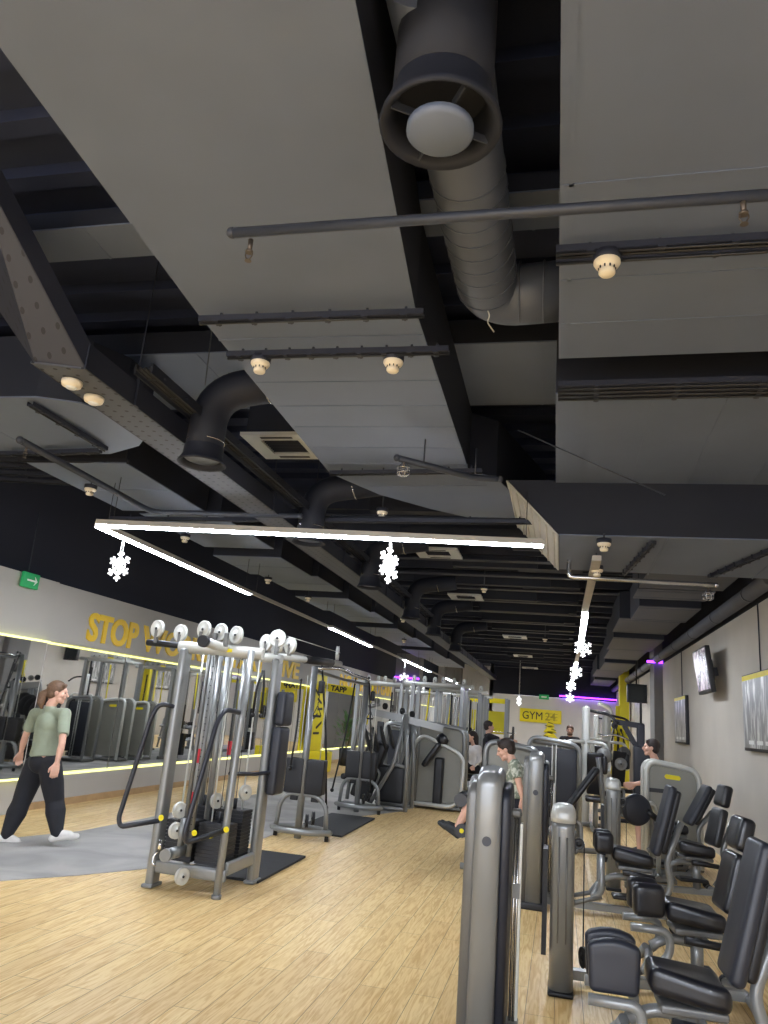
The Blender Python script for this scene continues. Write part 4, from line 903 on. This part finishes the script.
pec('farthest arm machine of the right aisle near the yellow column', (.95, 21.5, 0), -.2, pc)
t = thing('pull_down_machine', 'black angular frame machine with chrome pull-down bar by the right aisle', 'exercise machine', (1.33, 15.4, 0))
BF = mat('black_frame', (34, 34, 44), .45, .1, .08, 5)
MB().rbox((.15, 0, .9), (.14, .14, 1.8), .02).obj('upright', BF, t)
MB().tube([(.2, 0, 1.76), (-.35, 0, 1.8)], .04, sq=(.045, .05)).tube([(.15, 0, 1.25), (-.15, 0, 1.75)], .04, sq=(.04, .045)).obj('boom', BF, t)
MB().rbox((.16, -.02, .75), (.3, .26, 1.3), .03).obj('stack_guard', VINYLG, t); pulley(t, (-.32, 0, 1.73), (0, 1, 0), .06, BLACK)
MB().tube([(-.62, 0, 1.55), (-.5, 0, 1.52), (-.32, 0, 1.57), (-.15, 0, 1.52), (-.02, 0, 1.47)], .016, .08, 8).obj('lat_bar', CHROME, t)
MB().cyl((-.32, 0, 1.57), (-.32, 0, 1.7), .004, n=5).obj('cable', CABLE, t)
MB().rbox((-.4, 0, .5), (.36, .3, .08), .03).obj('seat', VINYL, t); MB().cyl((-.4, 0, .03), (-.4, 0, .48), .035).tube([(-.6, 0, .05), (.2, 0, .05)], .035).obj('base_frame', BF, t)
pulley(t, (-.22, -.2, 1.05), (0, 1, 0), .11, SILVERD)
t = thing('strap_stand', 'yellow and black stand hung with straps near the yellow column', 'rack', (1.28, 18.5, 0))
MB().box((0, 0, 1.1), (.09, .06, 2.2), bev=.01).obj('post', YEL, t); MB().box((0, 0, .03), (.5, .5, .06), bev=.01).obj('base', BLACK, t)
for k in range(5):
    b = MB().tube([(.05*(k-2), -.06, 1.85-.05*k), (.08*(k-2)-.1, -.08, 1.2), (.08*(k-2), -.08, .6+.1*k), (.08*(k-2)+.1, -.08, 1.2), (.05*(k-2)+.02, -.06, 1.85-.05*k)], .02, .2, 7); b.obj('strap', CABLE if k % 2 else YEL, t)
t = thing('steam_pipe', 'pale painted pipe running down the far corner', 'pipe', (2.15, 33.7, 2.85))
c1 = at(608, 708, 'y', 30)-t.location
t.location = at(598, 703, 'y', 30); MB().tube([(0, 0, 0), (.45, 0, -.15), (.5, 0, -.5), (.5, 0, -2.6)], .08, .2, 12).obj('pipe', LIGHTM, t)
# ------------------------------------------------------------------ left aisle machines
t = thing('leg_press', 'silver A-frame plate machine with black plates beyond the crossover towers', 'exercise machine', (-2.75, 13.6, 0))
for y in (-.3, .3):
    MB().tube([(-.42, y, .04), (-.02, y, .78), (.12, y, 1.62)], .035, .1, 12).obj('a_frame_leg', SILVER, t)
    MB().tube([(.22, y, .04), (.2, y, .9), (.12, y, 1.6)], .04, .1, 12).obj('upright', SILVER, t)
    MB().tube([(-.42, y, .05), (.26, y, .05)], .035).obj('base_rail', SILVER, t)
MB().tube([(-.86, -.1, .1), (-.8, -.1, 1.2), (-.66, -.1, 1.66), (-.4, -.1, 1.75)], .035, .2, 12).obj('front_post', SILVER, t)
MB().tube([(-.66, -.1, 1.62), (.15, -.1, 1.52), (.75, .0, 1.42)], .055, sq=(.05, .06)).obj('top_beam', SILVER, t)
MB().tube([(-.02, -.3, .78), (.2, -.3, .72)], .03).obj('brace', SILVER, t)
MB().rbox((-.50, -.05, .62), (.34, .3, 1.0), .04, 3, (0, .28, 0)).obj('stack_guard', BLACK, t); MB().rbox((-.1, .0, .42), (.5, .34, .6), .04).obj('plate_box', BLACK, t)
for k in range(4):
    MB().lathe([(0, -.02), (.2, -.02), (.215, 0), (.2, .02), (0, .02)], (-.55+.14*k, -.22, 1.12+.03*k), (.9, .3, .3), 24).obj('weight_plate', RUBBER, t)
for k in range(3): MB().tube([(-.62+.1*k, -.26, 1.3-.28*k), (-.42+.08*k, -.28, 1.15-.28*k), (-.5+.08*k, -.28, .9-.28*k)], .022, .05, 8).obj('handle', SILVER, t)
for k, (x, z) in enumerate(((-.45, 1.80), (-.3, 1.72), (-.15, 1.70), (.02, 1.66), (-.6, 1.66), (.2, 1.62))): pulley(t, (x, -.12, z), Vector((.6, .8, 0)), .055, BLACK if k % 2 else SILVERD)
MB().rbox((-.75, -.15, .48), (.42, .34, .1), .04).obj('seat', VINYL, t)
s = shell_tower('silver rounded machine tower right of the leg press', (-2.12, 14.5, 0), 0, w=.85, h=1.52, d=.5, badge=False)
MB().tube([(-.5, -.5, .1), (-.46, -.5, 1.1), (-.3, -.5, 1.28), (.36, -.5, 1.02), (.46, -.5, .9), (.44, -.5, .3), (.3, -.5, .1), (-.5, -.5, .1)], .034, .14, 12).obj('side_hoop', LIGHTM, s)
MB().rbox((-.12, -.45, .95), (.1, .3, .5), .04, 3, (0, .6, 0)).obj('backrest', VINYL, s); MB().lathe([(0, -.1), (.09, -.08), (.12, 0), (.09, .08), (0, .1)], (.05, -.45, 1.22), (.7, 0, .7), 18).obj('shoulder_pad', VINYL, s)
MB().rbox((.0, -.3, .5), (.16, .2, .8), .03).obj('inner_guard', BLACK, s)
shell_tower('dark fronted weight tower directly behind the leg press', (-3.1, 15.6, 0), 0, w=.6, h=1.45, badge=False, open_front=True)
shell_tower('grey badge tower behind the leg press, seen mainly in the mirror', (-3.35, 16.55, 0), 0, w=.62, h=1.45)
shell_tower('second grey badge tower behind the leg press, beside the nearest cable rack', (-3.52, 17.45, 0), 0, w=.5, h=1.42)
def rack(label, loc, w=1.1, h=2.3, rz=0, first=None):
    if first: return dup(first, label, loc, rz)
    t = thing('cable_rack', label, 'cable machine', loc, rz, 'silver cable racks down the left aisle')
    for x in (-w/2, w/2):
        for y in (-.35, .35): MB().tube([(x, y, .03), (x, y, h)], .04, sq=(.04, .045)).obj('upright', SILVER, t)
        MB().tube([(x, -.5, .04), (x, .5, .04)], .04, sq=(.03, .045)).obj('foot_rail', SILVERD, t)
        stack(t, (x*.55, .1), .2, .16, .12, 18, pin=False); rods(t, [(x*.55-.06, .1), (x*.55+.06, .1)], .1, h-.1)
    MB().tube([(-w/2-.2, -.35, h), (w/2+.2, -.35, h)], .045).obj('top_beam', LIGHTM, t); MB().tube([(-w/2, .35, h), (w/2, .35, h)], .045).obj('top_beam', LIGHTM, t)
    for k in range(6): pulley(t, (-w/2+k*w/5, -.3+.1*(k % 3), h+.1), Vector((.8, .6, 0)), .08)
    MB().tube([(-w*.15, -.4, h-.1), (-w*.2, -.45, 1.3)], .016).obj('band', YEL, t, 'yellow elastic band'); MB().tube([(w*.3, -.4, h-.2), (w*.3, -.42, 1.1)], .022).obj('rope', CABLE, t)
    MB().rbox((w*.1, -.42, 1.1), (.16, .1, .6), .03).obj('pad', VINYL, t); return t
r0 = rack('nearest silver cable rack behind the rounded tower, with yellow band', (-2.65, 17.2, 0))
rack('middle silver cable rack down the left aisle', (-2.55, 20.0, 0), first=r0); rack('far silver cable rack close to the far wall', (-2.7, 23.2, 0), first=r0); rack('silver cable rack standing against the mirror side', (-4.3, 18.6, 0), first=r0); rack('silver cable rack by the grey column on the left', (-4.2, 23.5, 0), first=r0)
t = thing('power_rack', 'rack with yellow top plate and barbell in front of the far corner', 'rack', (-2.4, 26.5, 0))
for x in (-.65, .65):
    for y in (-.5, .5): MB().tube([(x, y, 0), (x, y, 2.4)], .05, sq=(.05, .05)).obj('upright', SILVER, t)
MB().box((0, -.52, 2.3), (1.3, .03, .16)).obj('name_plate', YEL, t); MB().box((0, .5, 1.6), (1.2, .03, .75)).obj('notice_board', YELP, t)
MB().cyl((-1.0, -.5, 1.3), (1.0, -.5, 1.3), .016).obj('barbell', CHROME, t)
for x in (-.9, .9): MB().cyl((x-.03, -.5, 1.3), (x+.03, -.5, 1.3), .22, n=24).obj('weight_plate', RUBBER, t)
def bench(label, loc, rz, first=None):
    if first: return dup(first, label, loc, rz)
    t = thing('training_bench', label, 'bench', loc, rz, 'benches down the left aisle')
    MB().rbox((.1, 0, .44), (.5, .28, .07), .03).obj('seat', VINYL, t); MB().rbox((-.38, 0, .64), (.62, .28, .07), .03, 3, (0, .8, 0)).obj('backrest', VINYL, t)
    MB().tube([(-.5, 0, .05), (.3, 0, .05)], .035).tube([(.1, 0, .05), (.1, 0, .4)], .035).tube([(-.3, 0, .05), (-.4, 0, .5)], .03).tube([(-.5, -.28, .03), (-.5, .28, .03)], .03).tube([(.3, -.22, .03), (.3, .22, .03)], .03).obj('frame', SILVER, t); return t
b0 = bench('inclined bench in front of the nearest cable rack', (-2.0, 18.6, 0), .4); bench('inclined bench nearer to the girl in white', (-1.5, 21.2, 0), .9, b0)
# dumbbell shelf
t = thing('dumbbell_rack', 'low silver dumbbell rack in the left aisle', 'rack', (-2.2, 21.9, 0), 0)
MB().tube([(-.6, 0, .03), (-.5, 0, .9)], .03).tube([(.6, 0, .03), (.5, 0, .9)], .03).box((0, 0, .35), (1.1, .3, .04), rx=.3).box((0, 0, .7), (1.1, .3, .04), rx=.3).obj('frame', SILVER, t)
d0 = None
for k in range(8):
    p = Vector((-2.2-.42+.24*(k % 4), 21.87, .45 if k < 4 else .80)); l = '%s dumbbell on the %s shelf of the low rack, from the left' % (ORD[k % 4], 'lower' if k < 4 else 'upper')
    if d0: dup(d0, l, p)
    else:
        d0 = thing('dumbbell', l, 'dumbbell', p, 0, 'dumbbells on the low rack'); MB().cyl((0, -.09, 0), (0, .09, 0), .014).obj('grip', CHROME, d0)
        for s_ in (-1, 1): MB().cyl((0, s_*.07, 0), (0, s_*.13, 0), .055, n=8).obj('head', RUBBER, d0)
# yellow kiosk and plant by the mirror
t = thing('yellow_display', 'tall yellow banner on the mirror wall with slanting yellow name board', 'display', (-6.69, 20.9, 0))
MB().box((0, 0, 1.35), (.06, 1.2, 2.3), bev=.01).obj('banner', YEL, t); MB().box((.55, -.02, 2.15), (1.15, .05, .22), ry=.08).obj('name_board', YEL, t)
for k in range(3): MB().box((.2, -.05, 2.22-.035*k), (.2, .012, .016), ry=.08).obj('line', BLKT, t)
text_mesh('word', 'TAPP', .2, .004, BLKT, t, (.36, -.055, 2.1), (PI/2, .08, 0), bold=.008)
b = MB()
for k in range(7): b.box((.035, .25*math.sin(k*2.3), .9+k*.22), (.02, .5-.03*k, .06), rx=.4*math.sin(k))
b.obj('dark_print', BLKT, t)
tag(MB().rbox((0, 0, .26), (.5, .42, .5), .02).obj('yellow_box', YEL, loc=(-6.05, 19.6, 0.0)), 'square yellow plyometric box near the crossover towers', 'box')
t = thing('potted_plant', 'bushy green plant in a dark pot by the mirror', 'plant', (-6.2, 22.6, 0))
MB().lathe([(0, 0), (.17, 0), (.22, .5), (.2, .5), (.19, .46), (0, .46)], n=20).obj('pot', VINYLG, t)
rr = random.Random(5); lf = MB()
for k in range(150):
    a, el, L = rr.uniform(0, 2*PI), rr.uniform(.2, 1.5), rr.uniform(.25, .75); d = Vector((math.cos(a)*math.cos(el), math.sin(a)*math.cos(el), math.sin(el))); p = Vector((0, 0, .55))+d*L*.55+Vector((0, 0, rr.uniform(0, .6))); u, v = basis(d)
    q = [lf.bm.verts.new(p), lf.bm.verts.new(p+d*.1+u*.035), lf.bm.verts.new(p+d*.22+Vector((0, 0, -.03))), lf.bm.verts.new(p+d*.1-u*.035)]; lf._f(q)
lf.obj('foliage', mat('leaf_green', (78, 112, 66), .6, 0, .2, 8), t)
st = MB()
for k in range(6): st.tube([(0, 0, .4), (.1*math.cos(k), .1*math.sin(k), .9), (.22*math.cos(k), .22*math.sin(k), 1.2)], .008, .1, 5)
st.obj('stem', mat('stem_brown', (96, 80, 52), .7), t)
# ------------------------------------------------------------------ people
def remesh(o, v, sm=4):
    m = o.modifiers.new('surface', 'REMESH'); m.mode = 'VOXEL'; m.voxel_size = v; m.use_smooth_shade = True
    s = o.modifiers.new('smooth', 'SMOOTH'); s.iterations = sm; s.factor = .5
def limb(b, pts, rs):
    for (p, q, r0, r1) in zip(pts, pts[1:], rs, rs[1:]): b.cap(p, q, r0, r1)
def hand(b, w, d, n, curl=.5, right=True):
    """w wrist, d direction of hand, n palm normal"""
    w = Vector(w); d = Vector(d).normalized(); n = (Vector(n)-d*Vector(n).dot(d)).normalized(); s = d.cross(n)*(1 if right else -1)
    for k in range(4):
        u = (k-1.5)*.021; b.cap(w+d*.01+s*u*.6, w+d*.085+s*u, .014, .0125)
    for k, L in enumerate((.068, .078, .072, .056)):
        p = w+d*.088+s*(k-1.5)*.022; a = curl*.5; dirn = d
        for seg in (.45, .32, .23):
            dirn = (dirn*math.cos(a)+n*math.sin(a)).normalized() if seg else dirn
            q = p+dirn*L*seg; b.cap(p, q, .0092, .0085); p = q; a = curl
            nn = n
            dirn = (dirn*math.cos(curl*.6)+n*math.sin(curl*.6)).normalized()
    p = w+d*.03-s*.03; q = p-s*.028+d*.035+n*.012; r = q+d*.032+n*.014; b.cap(p, q, .013, .011); b.cap(q, r, .0105, .009)
def person(name_label, J, f, vox=.008, hair=HAIRD, hair_kind='short', top=None, bottom=None, shoes=None, sleeves='short', legs='long', sc=1.0, curl=.5, hd=None, female=False, loose=0.0, skin=SKIN, hands_dir=None, beard=False):
    """J: joints in world space; f: facing of the body, hd: facing of the head"""
    J = {k: Vector(v) for k, v in J.items()}; f = Vector(f).normalized(); hf = Vector(hd or f).normalized()
    base = Vector((J['pv'].x, J['pv'].y, 0)); J = {k: v-base for k, v in J.items()}
    t = thing('person', name_label, 'person', base)
    rt = f.cross(Vector((0, 0, 1))).normalized(); hr = hf.cross(Vector((0, 0, 1))).normalized(); hu = hr.cross(hf).normalized()
    H = J['hd']; s = sc; b = MB()
    R = Matrix((hr, hf, hu)).transposed()
    def hp(x, y, z): return H+hr*x*s+hf*y*s+hu*z*s
    # head: cranium, face, jaw, nose, brow, ears
    b.ball(hp(0, -.012, .03), .088*s, (.86, 1.08, .96), 10, R); b.ball(hp(0, .022, -.01), .074*s, (.86, .92, 1.12), 10, R)
    b.cap(hp(-.03, .035, -.07), hp(.03, .035, -.07), .032*s); b.cap(hp(0, .06, -.085), hp(0, .052, -.06), .026*s, .028*s)
    b.cap(hp(0, .085, .018), hp(0, .108, -.022), .009*s, .0145*s); b.cap(hp(-.03, .08, .03), hp(.03, .08, .03), .012*s); b.cap(hp(-.018, .083, -.05), hp(.018, .083, -.05), .0105*s)
    for q in (-1, 1):
        b.ball(hp(q*.04, .062, -.02), .026*s, n=6); b.ball(hp(q*.079, -.002, -.005), .026*s, (.35, .7, 1.1), 8, R)
    b.cap(hp(0, -.015, -.06), J['nk'], .05*s, .055*s); 
    ch, pv = J['ch'], J['pv']; sl, sr = J['shl'], J['shr']; up = (J['nk']-pv).normalized()
    hw = .085 if not female else .09
    b.cap(J['nk'], ch, .055*s, .075*s); b.cap(sl, sr, .052*s, .052*s); b.cap(ch-rt*.07*s, ch+rt*.07*s, .105*s); 
    wa = ch.lerp(pv, .6); b.cap(ch-rt*.05*s, wa-rt*.045*s, .10*s, .088*s); b.cap(ch+rt*.05*s, wa+rt*.045*s, .10*s, .088*s); b.cap(wa-rt*.05*s, pv-rt*hw*s, .088*s, .10*s); b.cap(wa+rt*.05*s, pv+rt*hw*s, .088*s, .10*s)
    for k in 'lr':
        hpj = J['hp'+k] if 'hp'+k in J else pv+rt*(.09*s if k == 'r' else -.09*s)
        J['hp'+k] = hpj
        b.cap(J['sh'+k], J['sh'+k].lerp(J['el'+k], .35), .05*s, .045*s); limb(b, [J['sh'+k].lerp(J['el'+k], .3), J['el'+k], J['el'+k].lerp(J['wr'+k], .3), J['wr'+k]], [.045*s, .034*s, .037*s, .024*s])
        dh = (hands_dir or {}).get(k) or (J['wr'+k]-J['el'+k]); hand(b, J['wr'+k], dh, -rt*(1 if k == 'r' else -1)+f*.2, curl, k == 'r')
        limb(b, [hpj, J['kn'+k], J['kn'+k].lerp(J['an'+k], .3), J['an'+k]], [.092*s, .056*s, .06*s, .036*s])
        b.cap(J['an'+k], J['an'+k].lerp(J['to'+k], .4), .034*s, .026*s)
    o = b.obj('body', skin, t); remesh(o, vox)
    # eyes and lips
    for q in (-1, 1): MB().ball(hp(q*.031, .079, .008), .0095*s, (1.3, .7, .7), 8, R).obj('eye', EYE_W, t)
    MB().cap(hp(-.02, .091, -.051), hp(.02, .091, -.051), .0055*s).obj('lips', LIP, t)
    # hair
    b = MB(); b.ball(hp(0, -.024, .046), .096*s, (.90, 1.06, .93), 10, R); b.ball(hp(0, -.05, .0), .078*s, (.98, .85, 1.0), 10, R); b.cap(hp(-.05, .05, .085), hp(.05, .05, .085), .022*s)
    if hair_kind == 'ponytail': limb(b, [hp(0, -.10, .0), hp(-.0, -.15, -.04), hp(.0, -.15, -.12), hp(0, -.13, -.17)], [.04, .045, .042, .02])
    if hair_kind == 'long': limb(b, [hp(-.02, -.08, .0), hp(-.02, -.09, -.12), hp(0, -.08, -.22)], [.06, .055, .03])
    if hair_kind == 'tuft': b.cap(hp(0, -.08, .06), hp(0, -.11, .13), .03, .012); b.cap(hp(0, .04, .09), hp(0, .06, .115), .028, .014)
    o = b.obj('hair', hair, t); remesh(o, vox, 2)
    if beard: o = MB().cap(hp(-.035, .042, -.085), hp(.035, .042, -.085), .033*s).cap(hp(0, .07, -.095), hp(0, .07, -.08), .025*s).obj('beard', hair, t); remesh(o, vox, 2)
    # shirt
    b = MB(); g = .014+loose
    b.cap(J['nk'].lerp(ch, .2), ch, .066*s, .09*s); b.cap(sl.lerp(sr, .06), sr.lerp(sl, .06), .064*s); b.cap(ch-rt*.08*s, ch+rt*.08*s, (.092+g)*s)
    hem = pv.lerp(wa, .35)
    b.cap(ch-rt*.055*s, wa-rt*.055*s, (.10+g)*s, (.094+g)*s); b.cap(ch+rt*.055*s, wa+rt*.055*s, (.10+g)*s, (.094+g)*s)
    b.cyl(wa-rt*.05*s, hem-rt*.065*s, (.094+g)*s, (.104+g*1.15)*s, 20); b.cyl(wa+rt*.05*s, hem+rt*.065*s, (.094+g)*s, (.104+g*1.15)*s, 20); b.cyl(wa, hem, .108*s, .118*s, 20)
    if sleeves != 'none':
        for k in 'lr':
            if sleeves == 'short': b.cap(J['sh'+k], J['sh'+k].lerp(J['el'+k], .1), .066*s); b.cyl(J['sh'+k], J['sh'+k].lerp(J['el'+k], .72), .064*s, .062*s, 18)
            else: limb(b, [J['sh'+k], J['el'+k], J['wr'+k]], [.062*s, .05*s, .036*s])
    o = b.obj('shirt', top, t); remesh(o, vox, 24)
    # trousers or shorts
    b = MB(); b.cyl(hem-rt*.05*s+(pv-hem)*-.25, pv-rt*.05*s, .10*s, .115*s, 20).cyl(hem+rt*.05*s+(pv-hem)*-.25, pv+rt*.05*s, .10*s, .115*s, 20); b.cap(pv-rt*.07*s, pv+rt*.07*s, .118*s); b.cap(pv-rt*.07*s-f*.03, pv+rt*.07*s-f*.03, .115*s)
    for k in 'lr':
        if legs == 'long':
            limb(b, [J['hp'+k], J['hp'+k].lerp(J['kn'+k], .5), J['kn'+k], J['kn'+k].lerp(J['an'+k], .3), J['an'+k].lerp(J['kn'+k], .06)], [.118*s, (.103+loose*.6)*s, (.078+loose*.8)*s, (.082+loose)*s, (.056+loose*.3)*s])
        else: b.cap(J['hp'+k], J['hp'+k].lerp(J['kn'+k], .3), .112*s, .10*s); b.cyl(J['hp'+k].lerp(J['kn'+k], .2), J['hp'+k].lerp(J['kn'+k], .85), .103*s, .09*s, 20)
    o = b.obj('trousers' if legs == 'long' else 'shorts', bottom, t); remesh(o, vox, 12)
    for k in 'lr':
        b = MB(); a, c = J['an'+k], J['to'+k]; d = (c-a); d.normalize(); upv = Vector((0, 0, 1)); sole = (upv-d*upv.dot(d)).normalized()
        heel = a-d*.045-sole*.035; b.cap(heel, a+sole*.01, .037*s, .042*s); b.cap(heel+d*.02, a+d*.13-sole*.035, .036*s, .038*s); b.cap(a+d*.02, a+d*.12-sole*.02, .042*s, .036*s); b.cap(a+d*.12-sole*.04, a+d*.19-sole*.045, .038*s, .029*s)
        o = b.obj('shoe', shoes, t); remesh(o, vox, 3)
    return t
SAGE = mat('sage_cloth', (142, 150, 130), .85, 0, .08, 10, bump=.3); BLKC = mat('black_cloth', (28, 28, 34), .85, 0, .12, 8, bump=.4)
WHC = mat('white_cloth', (222, 216, 212), .85, 0, .05, 10, bump=.3); SHOE = mat('white_shoe', (214, 210, 204), .6, 0, .06, 20); BSHOE = mat('black_shoe', (36, 40, 44), .6, 0, .2, 30)
yw = 7.4
def P(px, py, y): return at(px, py, 'y', y)
wz = lambda v, z: Vector((v.x, v.y, z))
J = dict(hd=P(58, 693, yw), nk=P(51, 705, yw-.02), ch=P(49, 724, yw), pv=P(43, 762, yw), shl=P(35, 714, yw+.10), shr=P(65, 714, yw-.10),
    ell=P(25, 737, yw+.14), wrl=P(21, 752, yw+.22), elr=P(62, 744, yw-.24), wrr=P(57, 763, yw-.26), knr=P(55, 802, yw+.04), anr=P(57, 834, yw-.02), knl=P(21, 803, yw-.02), anl=P(6, 836, yw-.12),
    hpr=P(50, 765, yw-.05), hpl=P(36, 765, yw+.05))
J['tor'] = J['anr']+Vector((.15, .08, .03)); J['tol'] = J['anl']+Vector((.14, .08, -.04))
woman = person('walking person in sage green T-shirt and black trousers with brown ponytail at the left', J, (.72, .69, 0), .007, HAIRB, 'ponytail', SAGE, BLKC, SHOE, female=True, loose=.02, hd=(.9, .42, -.05), curl=.45)
ym = 9.2
J = dict(hd=P(506, 750, ym), nk=P(512, 761, ym), ch=P(518, 776, ym), pv=P(521, 803, ym), shl=P(515, 765, ym-.17), shr=P(515, 764, ym+.17), ell=P(519, 784, ym-.23), wrl=P(523, 799, ym-.25), elr=P(512, 784, ym+.25), wrr=P(508, 800, ym+.27),
    hpl=P(517, 806, ym-.10), hpr=P(517, 806, ym+.10), knl=P(474, 797, ym-.12), knr=P(474, 796, ym+.13), anl=P(456, 830, ym-.14), anr=P(458, 829, ym+.14))
J['tol'] = J['anl']+Vector((-.13, 0, .075)); J['tor'] = J['anr']+Vector((-.13, 0, .075))
person('seated person in camouflage T-shirt and black shorts bending forward on the leg machine', J, (-.95, 0, -.3), .007, HAIRD, 'tuft', CAMO, BLKC, BSHOE, legs='short', loose=.02, hd=(-.93, 0, -.38), hands_dir={'l': (-.05, 0, -1), 'r': (-.05, 0, -1)})
ys_ = 11.55
J = dict(hd=P(651, 748, ys_), nk=P(656, 762, ys_), ch=P(659, 775, ys_), pv=P(662, 806, ys_), shl=P(656, 765, ys_-.18), shr=P(657, 764, ys_+.18), ell=P(648, 782, ys_-.22), wrl=P(634, 784, ys_-.2), elr=P(650, 782, ys_+.22), wrr=P(636, 784, ys_+.2),
    knl=P(638, 802, ys_-.12), knr=P(639, 800, ys_+.12), anl=P(640, 832, ys_-.3), anr=P(642, 828, ys_+.1))
for k_ in ('anl', 'anr'): J[k_].z = .09
J['tol'] = J['anl']+Vector((-.13, 0, -.01)); J['tor'] = J['anr']+Vector((-.13, 0, -.01))
person('seated person in black sleeveless top behind the badge tower, looking left', J, (-1, 0, 0), .008, HAIRD, 'short', BLKC, BLKC, BSHOE, sleeves='none', legs='short', hd=(-1, 0, .05))
def standing(label, px, py, y, f, **k):
    h = P(px, py, y); f = Vector(f).normalized(); r = f.cross(Vector((0, 0, 1))); s = h.z/1.62; b = Vector((h.x, h.y, 0))
    q = lambda x, d, z: b+r*x+f*d+Vector((0, 0, z*s))
    J = dict(hd=h, nk=q(0, -.01, 1.47), ch=q(0, 0, 1.3), pv=q(0, 0, .95), shl=q(-.18, 0, 1.42), shr=q(.18, 0, 1.42), ell=q(-.24, -.02, 1.14), elr=q(.24, -.02, 1.14), wrl=q(-.25, .08, .9), wrr=q(.25, .08, .9),
        knl=q(-.1, .02, .5), knr=q(.1, .02, .5), anl=q(-.1, 0, .09), anr=q(.1, 0, .09), tol=q(-.12, .15, .06), tor=q(.12, .15, .06)); J.update(k.pop('J', lambda q: {})(q)); return person(label, J, f, **k)
standing('standing person in dark grey jacket facing the camera before the far wall', 570, 730.5, 19.0, (-.05, -1, 0), vox=.011, top=mat('dark_grey_cloth', (62, 62, 66), .85, 0, .08, 10), bottom=BLKC, shoes=BSHOE, sleeves='long', hair=mat('hair_grey_brown', (120, 92, 78), .6, 0, .2, 40), beard=True)
standing('standing person in black T-shirt reaching towards a machine in the far left aisle', 489, 727, 16.5, (.9, .25, 0), vox=.011, top=BLKC, bottom=BLKC, shoes=BSHOE, J=lambda q: dict(ell=q(-.2, .26, 1.36), wrl=q(-.12, .5, 1.35), elr=q(.2, .26, 1.34), wrr=q(.12, .48, 1.32)))
yg = 16.2
J = dict(hd=P(472, 737, yg), nk=P(474, 746, yg), ch=P(474, 752, yg), pv=P(473, 768, yg), shl=P(470, 748, yg+.1), shr=P(479, 748, yg-.12), ell=P(466, 758, yg), wrl=P(464, 750, yg-.15), elr=P(480, 760, yg-.15), wrr=P(474, 766, yg-.3))
pv = J['pv']
for k, s_ in (('l', -1), ('r', 1)): J['kn'+k] = pv+Vector((-.35, s_*-.12-.1, .0)); J['an'+k] = J['kn'+k]+Vector((0, 0, .08-J['kn'+k].z)); J['to'+k] = J['an'+k]+Vector((-.14, 0, -.02))
tb = person('seated person in white long-sleeved top with dark hair in the far left aisle', J, (-.9, -.3, 0), .011, HAIRD, 'long', WHC, BLKC, SHOE, sleeves='long', female=True, sc=.95)
bz = pv.z-.16
t = thing('workout_seat', 'small black seat under the person in white', 'bench', (pv.x, pv.y, 0))
MB().rbox((0, 0, bz), (.4, .36, .08), .03).obj('seat', VINYL, t); MB().cyl((0, 0, .02), (0, 0, bz-.03), .035).box((0, 0, .02), (.4, .4, .04), bev=.01).obj('pedestal', SILVER, t)
